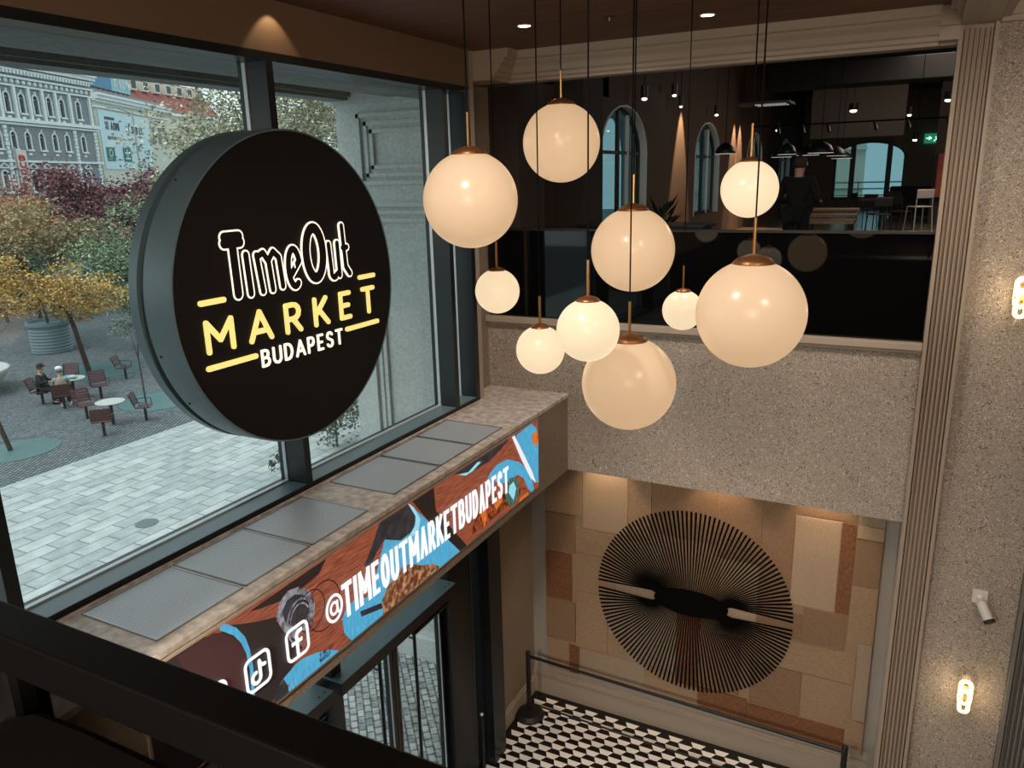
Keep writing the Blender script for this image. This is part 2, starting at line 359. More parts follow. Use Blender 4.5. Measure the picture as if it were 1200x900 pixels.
# coping under the balcony opening, crown moulding, pilasters
m = M(); m.box(-4.2, 0.135, 7.44, 7.70, 5.455, 5.52); m.box(-4.2, 0.135, 7.47, 7.5, 5.42, 5.455); struct(m.build('trim_1', 'trim', bevel=0.006))
prof = [(0, 7.92), (.10, 7.92), (.10, 7.945), (.13, 7.955), (.135, 7.985), (.165, 8.0), (.19, 8.05), (.235, 8.085), (.235, 8.11), (.27, 8.12), (.275, 8.15), (.285, 8.19), (0, 8.19)]
m = M()
n = len(prof)
vs = [(x, 7.5 - d, z) for x in (-4.2, 0.0) for d, z in prof]
m.add(vs, [tuple(range(n)), tuple(range(n, 2 * n))[::-1]] + [(i, n + i, n + (i + 1) % n, (i + 1) % n) for i in range(n)])
prof2 = [(0, 7.92)] + [(d + 0.30, z) for d, z in prof[1:-1]] + [(0, 8.19)]
vs = [(-4.2 + d, y, z) for y in (7.02, 7.5) for d, z in prof2]; n = len(prof2)
m.add(vs, [tuple(range(n)), tuple(range(n, 2 * n))[::-1]] + [(i, n + i, n + (i + 1) % n, (i + 1) % n) for i in range(n)])
m.box(0.0, 0.14, 7.34, 7.5, 7.95, 8.19); m.box(0.0, 0.14, 7.27, 7.5, 8.05, 8.19)
fixn(struct(m.build('trim_2', 'trim')))
# ceiling beam running from the pilaster back over the camera, with side mouldings
m = M(); m.box(0.14, 0.41, -6, 7.5, 8.065, 8.19); m.box(0.10, 0.14, -6, 7.25, 8.12, 8.19); m.box(0.06, 0.10, -6, 7.22, 8.15, 8.19); m.box(0.41, 0.47, -6, 7.5, 8.09, 8.19)
m.box(0.255, 0.265, -6, 7.40, 8.058, 8.065); m.box(0.145, 0.155, -6, 7.40, 8.058, 8.065); m.box(0.40, 0.41, -6, 7.4, 8.058, 8.065)
m.box(0.41, 1.1, 7.44, 7.5, 8.06, 8.10); m.box(0.47, 1.1, 7.40, 7.5, 8.10, 8.19)
struct(m.build('trim_3', 'trim'))
def pilaster(x0, x1, name, nfl=6, mi='fluting'):
    m = M(); m.box(x0, x1, 7.475, 7.5, 0, 8.065); m.box(x0, x0 + 0.03, 7.41, 7.5, 0, 8.065); m.box(x1 - 0.028, x1, 7.41, 7.5, 0, 8.065)
    w_ = (x1 - x0 - 0.058) / nfl
    for k in range(nfl):
        c = x0 + 0.03 + w_ * (k + 0.5); r = w_ * 0.25
        m.prism([(c - r, 7.476), (c - r, 7.44)] + [(c - r * math.cos(PI * t_ / 4), 7.44 - r * .9 * math.sin(PI * t_ / 4)) for t_ in range(1, 4)] + [(c + r, 7.44), (c + r, 7.476)], XY, 0.12, 8.03)
    m.box(x0 - 0.01, x1 + 0.01, 7.39, 7.5, 0, 0.14)
    return struct(fixn(m.build(name, mi)))
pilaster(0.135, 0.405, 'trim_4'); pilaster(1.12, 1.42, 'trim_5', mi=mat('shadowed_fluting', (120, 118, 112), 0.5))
# baseboards
m = M(); m.box(-4.2, 0.13, 8.47, 8.51, 0, 0.30); m.box(-4.2, 0.13, 8.455, 8.51, 0.30, 0.325); m.box(-4.2, .13, 8.485, 8.51, .325, .36); struct(m.build('baseboard_back', 'trim'))
m = M(); m.box(-4.2, -4.17, 7.27, 8.47, 0, 0.22); m.box(-4.2, -4.185, 7.27, 8.47, 0.22, 0.26); struct(m.build('baseboard_left', 'trim'))
m = M(); m.box(.4, 1.12, 7.47, 7.5, 0, 0.26); struct(m.build('baseboard_right', 'trim'))

# big window: frame, mullions, panes
fr = M()
fr.box(-4.3, -4.0, 0.3, 6.92, 7.80, 7.857); fr.box(-4.28, -4.0, 0.3, 6.92, 4.68, 4.751)
win = fr.build('window_1', 'frame'); struct(win); ORI[win.name] = (0, 0, 0)
mm = M(); mm.box(-4.19, -4.003, 0.3, 6.92, 4.751, 4.754); mm.build('sill_plate', 'sill', win)  # thin plate on the dark frame carrying the painted sky sheen
for (a, b) in ((1.965, 2.04), (4.206, 4.272), (6.43, 6.50), (6.84, 6.92)):
    mm = M(); mm.box(-4.26, -4.0, a, b, 4.753, 7.80); mm.build('mullion', 'frame', win)
for (a, b) in ((0.32, 1.965), (2.04, 4.206), (4.272, 6.43), (6.50, 6.84)):
    mm = M(); mm.box(-4.20, -4.19, a, b, 4.753, 7.80); mm.build('pane', 'glasspane', win)
    mm = M()
    for y in (a, b): mm.box(-4.215, -4.185, y - .008 if y == b else y, y if y == b else y + .008, 4.753, 7.80)
    mm.box(-4.215, -4.18, a, b, 4.753, 4.765)
    mm.build('glazing_bead', ['frame_edge', 'frame_dark'], win)

# ledge over the entrance: bulkhead box with stone top, vents, video screen
m = M()
m.box(-4.0, -3.235, 0.46, 7.5, 3.82, 4.665, 0); m.box(-4.2, -4.0, 0.46, 7.5, 3.82, 4.665, 0)
bulk = m.build('wall_ledge_bulkhead', 'wallpaper_box'); struct(bulk)
m = M(); m.box(-4.2, -3.225, 0.46, 7.5, 4.665, 4.705); m.box(-3.99, -3.965, 0.46, 6.92, 4.705, 4.72)
o = m.build('ledge_top', 'marble', bevel=0.004); tag(o, 'speckled stone ledge running under the large window above the video banner', 'ledge')
first = None
for i, (a, b, lb) in enumerate(((2.30, 2.88, 'perforated metal vent panel in the ledge, nearest the dark railing'), (2.92, 3.46, 'perforated metal vent panel in the ledge, second from the railing end'),
                (3.50, 4.07, 'perforated metal vent panel in the ledge beside the mullion behind the round sign'), (4.41, 5.03, 'perforated metal vent panel in the ledge just beyond the bare stone patch'),
                (5.07, 5.59, 'perforated metal vent panel in the ledge, second from the far wall'), (5.63, 6.14, 'perforated metal vent panel in the ledge, closest to the far wall'))):
    m = M(); m.box(-3.935, -3.335, a, b, 4.705, 4.710, 0)
    for q in ((-3.945, -3.935), (-3.335, -3.325)): m.box(q[0], q[1], a - .01, b + .01, 4.705, 4.714, 1)
    m.box(-3.945, -3.325, a - .01, a, 4.705, 4.713, 1); m.box(-3.945, -3.325, b, b + .01, 4.705, 4.713, 1)
    tag(m.build('vent_grille', ['grill', 'steel']), lb, 'vent', 'vent grilles set in the stone ledge')

PICT=[
('dark',[(2.226, 4.581), (2.856, 4.619), (3.42, 4.632), (3.494, 4.633), (3.411, 4.563), (3.28, 4.545), (3.076, 4.546), (3.011, 4.448), (3.202, 4.15), (3.131, 4.089), (3.008, 4.015), (2.848, 3.912), (2.18, 4.305)]),
('wood',[(2.675, 4.611), (2.755, 4.642), (2.88, 4.595), (3.062, 4.553), (3.022, 4.471), (2.869, 4.523), (2.776, 4.564)]),
('blue',[(2.606, 4.645), (2.642, 4.64), (2.713, 4.573), (2.764, 4.488), (2.789, 4.389), (2.797, 4.269), (2.782, 4.076), (2.758, 4.093), (2.769, 4.259), (2.76, 4.373), (2.734, 4.461), (2.688, 4.538), (2.602, 4.62)]),
('maroon',[(2.567, 4.625), (2.633, 4.581), (2.697, 4.511), (2.737, 4.437), (2.752, 4.366), (2.753, 4.24), (2.715, 4.122), (2.39, 4.422), (2.313, 4.627), (2.424, 4.636)]),
('blue',[(2.979, 4.022), (3.019, 4.044), (3.066, 4.057), (3.129, 4.072), (3.192, 4.076), (3.324, 4.038), (3.444, 3.985), (3.558, 3.909), (3.57, 3.861), (3.301, 3.867), (3.064, 3.879), (3.042, 3.943), (3.063, 3.979), (3.01, 3.977)]),
('char',[(2.908, 3.931), (2.948, 4.007), (3.018, 4.039), (3.04, 3.982), (3.051, 3.894), (2.985, 3.853)]),
('glassy',[(3.038, 4.386), (3.015, 4.475), (3.055, 4.551), (3.126, 4.589), (3.221, 4.569), (3.306, 4.502), (3.349, 4.406), (3.337, 4.319), (3.281, 4.264), (3.193, 4.254), (3.104, 4.276)]),
('char',[(3.078, 4.404), (3.067, 4.481), (3.11, 4.528), (3.179, 4.538), (3.25, 4.5), (3.296, 4.434), (3.294, 4.361), (3.234, 4.322), (3.149, 4.322)]),
('char',[(3.86, 4.399), (3.96, 4.504), (4.066, 4.643), (4.164, 4.695), (4.408, 4.664), (4.515, 4.493), (4.482, 4.393), (4.322, 4.38), (4.099, 4.487), (3.99, 4.423), (3.911, 4.341)]),
('blue',[(4.408, 4.664), (4.521, 4.548), (4.695, 4.374), (5.158, 3.896), (4.987, 3.866), (4.624, 3.883), (4.27, 3.89), (3.851, 3.911), (3.669, 3.916), (3.599, 4.017), (3.586, 4.136), (3.639, 4.192), (3.733, 4.207), (3.86, 4.152), (3.996, 4.299), (4.11, 4.489), (4.302, 4.396), (4.46, 4.403), (4.515, 4.493)]),
('cyan',[(4.408, 4.664), (4.49, 4.589), (4.57, 4.456), (4.539, 4.383), (4.456, 4.362), (4.425, 4.397), (4.498, 4.436), (4.506, 4.512)]),
('char',[(3.775, 4.09), (4.016, 4.027), (4.031, 3.977), (3.788, 4.042)]),
('food',[(4.023, 3.911), (4.029, 4.048), (4.098, 4.11), (4.188, 4.155), (4.301, 4.177), (4.411, 4.152), (4.544, 4.073), (4.71, 4.007), (4.818, 3.924), (4.827, 3.873), (4.562, 3.885), (4.216, 3.905)]),
('dark',[(4.443, 4.684), (4.774, 4.678), (4.789, 4.438), (5.273, 3.884), (5.157, 3.889), (4.673, 4.398)]),
('char',[(5.068, 4.651), (5.311, 4.555), (5.488, 4.555), (5.688, 4.549), (6.022, 4.611), (6.111, 4.667), (5.826, 4.691), (5.393, 4.682)]),
('cyan',[(5.147, 4.615), (5.313, 4.578), (5.477, 4.614), (5.536, 4.594), (5.384, 4.56), (5.268, 4.563)]),
('blue',[(5.63, 4.39), (5.713, 4.442), (5.828, 4.467), (6.029, 4.448), (6.255, 4.344), (6.417, 4.225), (6.527, 4.094), (6.581, 3.945), (6.54, 3.914), (6.445, 3.997), (6.356, 4.139), (6.23, 4.221), (5.965, 4.232)]),
('food2',[(5.296, 3.987), (5.411, 4.125), (5.509, 4.224), (5.715, 4.225), (5.961, 4.164), (6.241, 4.075), (6.427, 4.013), (6.128, 3.994), (5.618, 3.979)]),
('orange',[(5.493, 4.214), (5.57, 4.2), (5.607, 4.051), (5.552, 3.949), (5.499, 4.088)]),
('orange',[(5.74, 4.115), (5.893, 4.165), (5.905, 4.083), (5.784, 4.029)]),
('orange',[(6.273, 3.964), (6.425, 3.968), (6.461, 3.917), (6.233, 3.916)]),
('green',[(5.958, 4.114), (5.981, 4.208), (6.07, 4.244), (6.176, 4.223), (6.244, 4.127), (6.238, 4.004), (6.125, 3.942), (6.02, 3.984)]),
('cyan',[(6.028, 4.113), (6.049, 4.174), (6.138, 4.184), (6.187, 4.095), (6.128, 3.994)]),
('blue',[(6.215, 4.626), (6.551, 4.646), (6.665, 4.558), (6.699, 4.411), (6.683, 3.972), (6.583, 4.009), (6.436, 4.218), (6.296, 4.427)]),
('white',[(6.127, 4.637), (6.18, 4.637), (6.368, 4.385), (6.549, 4.133), (6.623, 3.994), (6.507, 4.083), (6.31, 4.351)]),
('orange',[(6.566, 4.535), (6.684, 4.534), (6.701, 4.456), (6.677, 4.363), (6.581, 4.422), (6.545, 4.496)]),
]
def emi(name, col, col2=None, k=1.0, **kw):
    m_ = mat(name, col, 0.6, emit=k, col2=col2, **kw); m_.node_tree.nodes['Principled BSDF'].inputs['Base Color'].default_value = (0.02, 0.02, 0.02, 1)
    for l in list(m_.node_tree.links):
        if l.to_socket.name == 'Base Color': m_.node_tree.links.remove(l)
    return m_
PM = {'wood': emi('screen_wood', (176, 92, 62), (84, 36, 24), scale=6, stretch=(1, 1.2, 26), detail=6, lo=.3, hi=.7), 'dark': emi('screen_dark', (30, 16, 16)), 'maroon': emi('screen_maroon', (62, 20, 22)),
      'blue': emi('screen_blue', (84, 178, 214), (66, 150, 192), scale=9, stretch=(1, 9, 1.5)), 'cyan': emi('screen_cyan', (150, 214, 232)), 'char': emi('screen_grey', (52, 48, 54), (30, 28, 32), scale=14),
      'glassy': emi('screen_glass', (150, 150, 158), (60, 50, 54), scale=22), 'food': emi('screen_food', (96, 48, 28), (214, 160, 112), scale=22, detail=8, lo=.45, hi=.75), 'food2': emi('screen_food_b', (52, 20, 14), (190, 84, 36), scale=26, detail=8, lo=.4, hi=.7),
      'orange': emi('screen_orange', (224, 122, 44), (186, 84, 30), scale=30), 'green': emi('screen_green', (84, 128, 108), (30, 60, 56), scale=40), 'white': emi('screen_white', (236, 238, 240))}
def clip(poly, y0, y1, z0, z1):
    def half(pl, f, g):
        out = []
        for i in range(len(pl)):
            a, b = pl[i], pl[(i + 1) % len(pl)]; fa, fb = f(a), f(b)
            if fa >= 0: out.append(a)
            if (fa >= 0) != (fb >= 0):
                t = fa / (fa - fb); out.append((a[0] + t * (b[0] - a[0]), a[1] + t * (b[1] - a[1])))
        return out
    for f in (lambda p: p[0] - y0, lambda p: y1 - p[0], lambda p: p[1] - z0, lambda p: z1 - p[1]):
        poly = half(poly, f, None)
        if len(poly) < 3: return []
    return poly
SY0, SY1, SZ0, SZ1 = 2.1, 6.705, 3.925, 4.64
scr = thing('video_screen', 'long video banner on the ledge front showing food photos and white social media handle', 'screen', (-3.235, 4.1, 3.925))
m = M(); m.box(-3.235, -3.222, SY0 - .015, SY1 + .015, SZ0 - .015, SZ1 + .015); m.build('casing', 'trim', scr)
m = M(); keys = list(PM)
XS = -3.2215
m.prism([(SY0, SZ0), (SY1, SZ0), (SY1, SZ1), (SY0, SZ1)], YZ, XS - .0003, XS, 0)
for i, (k, pl) in enumerate([('dark', [(2.0, 3.8), (2.6, 3.8), (2.5, 4.7), (2.0, 4.7)])] + PICT):
    pl = clip(pl, SY0, SY1, SZ0, SZ1)
    if not pl: continue
    x = XS + 0.0003 * (i + 1)
    m.add([(x, a, b) for a, b in pl], [tuple(range(len(pl)))], keys.index(k))
x = XS + 0.009
for (cy_, cz_, r_) in ((3.30, 4.36, .13), (3.42, 4.33, .16)):       # glass rings on the pictured table
    m.strokes([arc(cy_, cz_, r_, r_ * 1.05, 0, 360, 26)], 0.004, YZ, x, x + .0004, keys.index('dark'), n=3)
m.strokes([arc(3.20, 4.34, .115, .15, 0, 360, 26), arc(3.20, 4.34, .09, .12, 30, 250, 18)], 0.006, YZ, x, x + .0004, keys.index('glassy'), n=3)
for k_, (wd_, z_) in enumerate((('TIME OUT', 3.995), ('MARKET', 3.958))):
    u_ = 3.335
    for ch in wd_:
        if ch != ' ': m.strokes(glyph(ch, u_, z_, .012 if ch != 'I' else .0005, .026), .003, YZ, x, x + .0004, keys.index('char'), n=3)
        u_ += .019
m.build('picture', [PM[k] for k in keys], scr)
TXT = 'TIMEOUTMARKETBUDAPEST'
y = 3.615; x0 = XS + .011; h_ = 0.222; zb = 4.146
m = M(); wds = {'I': 0.0, 'M': 0.094, 'T': 0.070, 'E': 0.052}
tot = sum(wds.get(c, 0.063) for c in TXT); gap = (6.01 - 3.615 - tot - 0) / (len(TXT) - 1)
for c in TXT:
    wd = wds.get(c, 0.063); m.strokes(glyph(c, y, zb, max(wd, .0001), h_), 0.0185, YZ, x0, x0 + .003, cap='butt' if c in '' else 'square'); y += wd + gap
WL = emi('screen_lettering', (255, 255, 255), k=1.0)
o = m.build('lettering', WL, scr); m = M()
# the at sign
m.strokes([arc(3.512, 4.262, .075, .092, -60, 300, 26)], 0.0105, YZ, x0, x0 + .003)
m.strokes([arc(3.510, 4.262, .034, .042, 0, 360, 16), [(3.544, 4.30), (3.544, 4.235)] + arc(3.563, 4.235, .02, .02, 180, 340, 6)], 0.0095, YZ, x0, x0 + .003)
def rsq(cy_, cz_, w_, h_, r):
    p = []
    for (sx, sy, a) in ((1, 1, 0), (-1, 1, 90), (-1, -1, 180), (1, -1, 270)):
        p += arc(cy_ + sx * (w_ - r), cz_ + sy * (h_ - r), r, r, a, a + 90, 6)
    return p + [p[0]]
def icon(cy_): m.strokes([rsq(cy_, 4.225, .092, .105, .04)], 0.0105, YZ, x0, x0 + .003)
m.build('at_sign', WL, scr); m = M(); icon(3.155)
m.strokes([[(3.15, 4.125), (3.15, 4.26)] + arc(3.18, 4.26, .03, .03, 180, 80, 6) + [(3.19, 4.29)], [(3.115, 4.225), (3.185, 4.225)]], 0.0125, YZ, x0, x0 + .003, cap='square'); m.build('app_icon', WL, scr); m = M(); icon(2.82)
m.strokes([[(2.835, 4.285), (2.835, 4.19)] + arc(2.803, 4.19, .032, .034, 0, -270, 14), arc(2.875, 4.285, .04, .04, 180, 270, 5)], 0.012, YZ, x0, x0 + .003); m.build('app_icon', WL, scr); m = M(); icon(2.49)
m.strokes([arc(2.49, 4.225, .045, .05, 0, 360, 18), [(2.535, 4.29), (2.536, 4.29)]], 0.0105, YZ, x0, x0 + .003)
m.build('app_icon', WL, scr)

# entrance glazing below the ledge
fr = M(); fr.box(-4.3, -4.16, 0.3, 7.25, 3.70, 3.82); fr.box(-4.3, -4.16, 0.3, 7.25, 0, 0.06)
door = fr.build('window_2', 'frame_dark'); struct(door); ORI[door.name] = (0, 0, 0)
for (a, b, x_) in ((2.9, 3.0, -4.1), (4.32, 4.44, -4.05), (6.28, 6.76, -4.12), (6.90, 6.96, -4.1)):
    mm = M(); mm.box(-4.3, x_, a, b, 0.0, 3.75); mm.build('post', 'frame_dark', door)
mm = M(); mm.box(-4.3, -4.0, 6.96, 7.25, 0, 3.80); mm.build('end_panel', 'frame', door)
mm = M()
for a in (6.79, 6.83): mm.box(-4.19, -4.17, a, a + .016, 0.06, 3.75)
mm.build('glazing_bead', 'frame_edge', door)
for (a, b, z0, z1) in ((0.32, 2.9, .06, 3.70), (3.0, 4.32, 2.93, 3.70), (4.44, 6.28, 2.93, 3.70), (6.76, 6.90, .06, 3.70)):
    mm = M(); mm.box(-4.24, -4.23, a, b, z0, z1); mm.build('pane', 'glasspane', door)
def door_leaf(name, a, b, hy_, label):
    d = M(); d.box(-4.27, -4.21, a, b, 2.72, 2.80); d.box(-4.27, -4.21, a, b, 0.02, 0.12); d.box(-4.27, -4.21, a, a + .07, 0.12, 2.72); d.box(-4.27, -4.21, b - .07, b, 0.12, 2.72)
    o = d.build(name, 'frame_dark'); struct(o); ORI[o.name] = (0, 0, 0)
    p = M(); p.box(-4.245, -4.235, a + .07, b - .07, .12, 2.72); p.build('pane', 'glasspane', o)
    e = M(); e.box(-4.212, -4.20, b - .075, b - .063, .12, 2.72); e.box(-4.212, -4.20, a + .063, a + .075, .12, 2.72); e.build('glazing_bead', 'frame_edge', o)
    h = M(); h.tube([(-4.15, hy_, .25), (-4.15, hy_, 2.75)], .018)
    for z in (.35, 2.5): h.tube([(-4.21, hy_, z), (-4.15, hy_, z)], .012)
    h.build('door_handle', 'frame_dark', o)
door_leaf('door_1', 3.02, 4.31, 4.1, ''); door_leaf('door_2', 4.45, 5.36, 5.08, ''); door_leaf('door_3', 5.37, 6.27, 5.66, '')
for (a, b, lb) in ((4.30, 6.14, 'grey metal door closer housing above the glass entrance doors, the long one'), (2.95, 4.20, 'grey metal door closer housing partly hidden behind the dark railing')):
    t = thing('door_closer', lb, 'door closer', (-4.16, (a + b) / 2, 2.80))
    mm = M(); mm.box(-4.20, -3.93, a, b, 2.81, 2.93); mm.build('housing', 'frame_dark', t, bevel=.004)
    mm = M(); mm.box(-4.20, -3.93, a, b, 2.93, 2.936)
    mm.build('cover_plate', MT['sill'], t)  # lighter top of the dark housing, sky reflection painted in
    for q in (b - .05, b - .12): mm = M(); mm.lathe([(.008, 2.936), (.008, 2.94)], (-3.98, q, 0), 8); mm.build('screw', 'black', t)
    mm = M(); mm.box(-3.98, -3.95, b - .75, b - .1, 2.74, 2.765); mm.build('arm', 'frame_dark', t)

# exterior portico: pier, soffit, storey above
m = M()
m.box(-7.05, -4.5, 8.62, 11.6, 0, 8.12, 0)
for (x0_, x1_, z0_, z1_) in ((-6.69, -4.9, 1.3, 6.72), (-6.69, -4.9, 6.95, 7.85)):
    for d_, e_ in ((0, 0.05), (0.10, 0.03), (0.20, 0.045)):
        a_, b_, c_, f_ = x0_ + d_, x1_ - d_, z0_ + d_, z1_ - d_
        if f_ - c_ < .1: continue
        m.box(a_, a_ + .05, 8.62 - e_, 8.62, c_, f_); m.box(b_ - .05, b_, 8.62 - e_, 8.62, c_, f_); m.box(a_, b_, 8.62 - e_, 8.62, f_ - .05, f_); m.box(a_, b_, 8.62 - e_, 8.62, c_, c_ + .05)
for (z0_, z1_, e_) in ((0, .35, .22), (.35, .62, .14), (.62, .70, .18), (.9, 1.0, .06), (7.98, 8.12, .10)): m.box(-7.05 - e_, -4.5, 8.62 - e_, 8.70, z0_, z1_)
for z_ in (2.2, 3.4, 4.6, 5.8): m.box(-7.055, -7.04, 8.615, 9.6, z_, z_ + .02)
struct(m.build('wall_portico_pier', 'facade_stone'))
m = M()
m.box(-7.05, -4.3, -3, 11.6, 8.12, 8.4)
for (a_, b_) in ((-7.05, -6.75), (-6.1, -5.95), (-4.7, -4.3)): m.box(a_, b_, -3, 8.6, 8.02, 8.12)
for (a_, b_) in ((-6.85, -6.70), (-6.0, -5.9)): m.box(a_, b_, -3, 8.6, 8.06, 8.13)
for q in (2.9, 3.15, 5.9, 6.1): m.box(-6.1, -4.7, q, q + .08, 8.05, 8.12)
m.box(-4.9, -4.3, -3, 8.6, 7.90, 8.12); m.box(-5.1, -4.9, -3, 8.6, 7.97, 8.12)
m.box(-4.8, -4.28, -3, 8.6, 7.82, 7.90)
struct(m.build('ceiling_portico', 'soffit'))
m = M(); m.box(-7.3, -4.5, -6, 40, 8.4, 16); struct(m.build('wall_upper_facade', 'facade_stone'))
m = M(); m.box(-7.05, -4.5, -6, -2.5, 0, 8.12); struct(m.build('wall_near_pier', 'facade_stone'))

# ================================================================== ROUND SIGN
SC = (3.90, 6.318)
sign = thing('round_sign', 'large round black hanging sign with glowing yellow and white lettering, fixed to the window mullion', 'sign', (-4.0, 3.90, 5.31))
m = M(); m.lathe([(0.0, -3.6145), (1.0, -3.6145)][:2] + [(1.0, -3.612), (1.0, -3.60)][1:1], (0, SC[0], SC[1]), 96, 'x')
m = M(); m.lathe([(1.002, -3.62), (1.002, -3.6005), (0.0, -3.6005)], (0, SC[0], SC[1]), 96, 'x')
o = fixn(m.build('face', 'signface', sign, smooth=False))
m = M(); m.lathe([(0.9, -3.83), (1.008, -3.83), (1.014, -3.825), (1.014, -3.612), (1.012, -3.598), (1.002, -3.598), (1.002, -3.64), (0.9, -3.64)], (0, SC[0], SC[1]), 128, 'x')
o = fixn(m.build('front_drum', 'signrim', sign, smooth=True)); e_ = o.modifiers.new('e', 'EDGE_SPLIT'); e_.split_angle = .6
m = M(); m.lathe([(0.97, -3.88), (0.97, -3.82)], (0, SC[0], SC[1]), 96, 'x'); fixn(m.build('shadow_gap', 'signdark', sign, smooth=False))
m = M(); m.lathe([(0.5, -3.945), (1.016, -3.945), (1.016, -3.875), (0.5, -3.875)], (0, SC[0], SC[1]), 128, 'x'); o = fixn(m.build('back_plate', 'signrim', sign, smooth=True)); e_ = o.modifiers.new('e', 'EDGE_SPLIT'); e_.split_angle = .6
m = M(); m.box(-4.0, -3.94, 4.21, 4.27, 5.9, 6.8); m.build('bracket', 'frame', sign)
for a in (15, 75, 135, 195, 215, 255, 315):
    m = M(); t = math.radians(a); c = (-3.79, SC[0] + 1.014 * math.cos(t), SC[1] + 1.014 * math.sin(t)); m.ball(c, .008, 8); m.build('screw', 'black', sign)
FX = -3.60
# MARKET, bars, BUDAPEST
m = M(); y0, y1 = 3.095, 4.665; zt, zb = 6.232, 6.060
wd = {'M': .185, 'A': .17, 'R': .13, 'K': .125, 'E': .105, 'T': .125}
word = 'MARKET'; gp = (y1 - y0 - sum(wd[c] for c in word)) / 5
yy = y0
for c in word:
    m = M(); m.strokes(glyph(c, yy, zb, wd[c], zt - zb), 0.0165, YZ, FX, FX + .012, n=8); yy += wd[c] + gp
    o = m.build('letter', 'neon_yellow', sign); o['label'] = 'glowing yellow rounded capital'
for (a, b, z) in ((3.075, 3.245, 6.348), (4.52, 4.685, 6.322), (3.075, 3.445, 5.965), (4.335, 4.695, 5.972)):
    m = M(); m.strokes([[(a, z), (b, z)]], 0.0165, YZ, FX, FX + .012); m.build('lit_bar', 'neon_yellow', sign)
m = M(); y0, y1 = 3.50, 4.275; zb = 5.885; h_ = 0.098; wds = {'B': .058, 'U': .062, 'D': .064, 'A': .074, 'P': .056, 'E': .05, 'S': .058, 'T': .06}; word = 'BUDAPEST'
gp = (y1 - y0 - sum(wds[c] for c in word)) / 7; yy = y0
for c in word:
    m = M(); m.strokes(glyph(c, yy, zb, wds[c], h_), 0.0085, YZ, FX, FX + .008, n=6); yy += wds[c] + gp
    o = m.build('letter', 'neon_white', sign); o['label'] = 'small glowing white capital'
# outlined script line: pale outline under, black fill over, one letter above the next
L = {  # letter: strokes in y,z (metres, relative 3.25, 6.33), width
 'T': ([[(.055, .385), (.165, .385)], [(.05, .35), (.17, .35)], [(.11, .35), (.115, .045)]], .040),
 'i': ([[(.205, .27), (.215, .035)]], .032),
 'm': ([[(.29, .26), (.315, .035)], [(.29, .25), (.345, .27), (.385, .21), (.40, .035)], [(.385, .22), (.43, .27), (.475, .23), (.49, .045)]], .030),
 'e': ([arc(.605, .15, .052, .12, 20, 300, 18), [(.575, .11), (.655, .19)]], .033),
 'O': ([arc(.81, .225, .082, .165, 0, 360, 28)], .044),
 'u': ([[(.955, .27), (.965, .10)] + arc(.995, .075, .03, .035, 180, 300, 6), [(1.045, .27), (1.05, .05)], [(.995, .045), (1.05, .075)]], .030),
 't': ([[(1.105, .385), (1.12, .10), (1.16, .05)], [(1.10, .235), (1.145, .235)]], .030),
}
mo = M(); mb = M(); lev = 0
for k, (st, hw) in L.items():
    st = [[(a + 3.25, b + 6.318) for a, b in ln] for ln in st]
    mo.strokes(st, hw, YZ, FX, FX + .004 + .0012 * lev, n=8)
    mb.strokes(st, hw - .0105, YZ, FX + .004 + .0012 * lev - .0002, FX + .0046 + .0012 * lev, n=8); lev += 1
mb.strokes([[(3.25 + .607, 6.318 + .175), (3.25 + .61, 6.318 + .15)]], .004, YZ, FX, FX + .013, 1)
o = mo.build('script_outline', 'neon_white', sign); o['label'] = 'glowing cream outline of the script letters'
mb.build('script_fill', ['signface', 'neon_white'], sign)

# ================================================================== PENDANTS
EM = {}
def globe_mat(name, col, k):
    m_ = mat(name, (150, 140, 126), 0.25, emit=k, ecol=col, spec=0.3); return m_
MT['opal_large'] = globe_mat('opal_glass_large', (216, 176, 134), 0.84)
MT['opal_small'] = globe_mat('opal_glass_small', (246, 220, 180), 0.92)
MT['capbrass'] = mat('lamp_cap_brass', (150, 104, 66), 0.38, 0.7)
PEND = [
 (-2.12, 3.64, 6.89, .25, True, 'large opal globe pendant lamp hanging furthest left, in front of the window end'),
 (-2.12, 4.84, 7.21, .25, True, 'large opal globe pendant lamp hanging highest and at the back of the cluster'),
 (-1.52, 4.53, 6.56, .25, True, 'large opal globe pendant lamp in the middle of the cluster crossed by one cord'),
 (-1.30, 3.84, 5.92, .25, True, 'large opal globe pendant lamp hanging lowest of the cluster'),
 (-.655, 3.67, 6.36, .25, True, 'largest looking opal globe pendant lamp at the lower right of the cluster'),
 (-2.49, 4.59, 6.26, .15, False, 'small opal globe pendant lamp below the leftmost large globe'),
 (-2.0, 4.22, 5.97, .15, False, 'small opal globe pendant lamp at lower left, partly behind another small globe'),
 (-1.35, 3.38, 6.29, .15, False, 'small opal globe pendant lamp at lower centre, nearest to the viewer'),
 (-1.51, 5.68, 6.01, .15, False, 'smallest looking opal globe pendant lamp half hidden by the largest looking one'),
 (-.82, 4.36, 6.91, .15, False, 'small bright opal globe pendant lamp at upper right of the cluster crossed by a cord')]
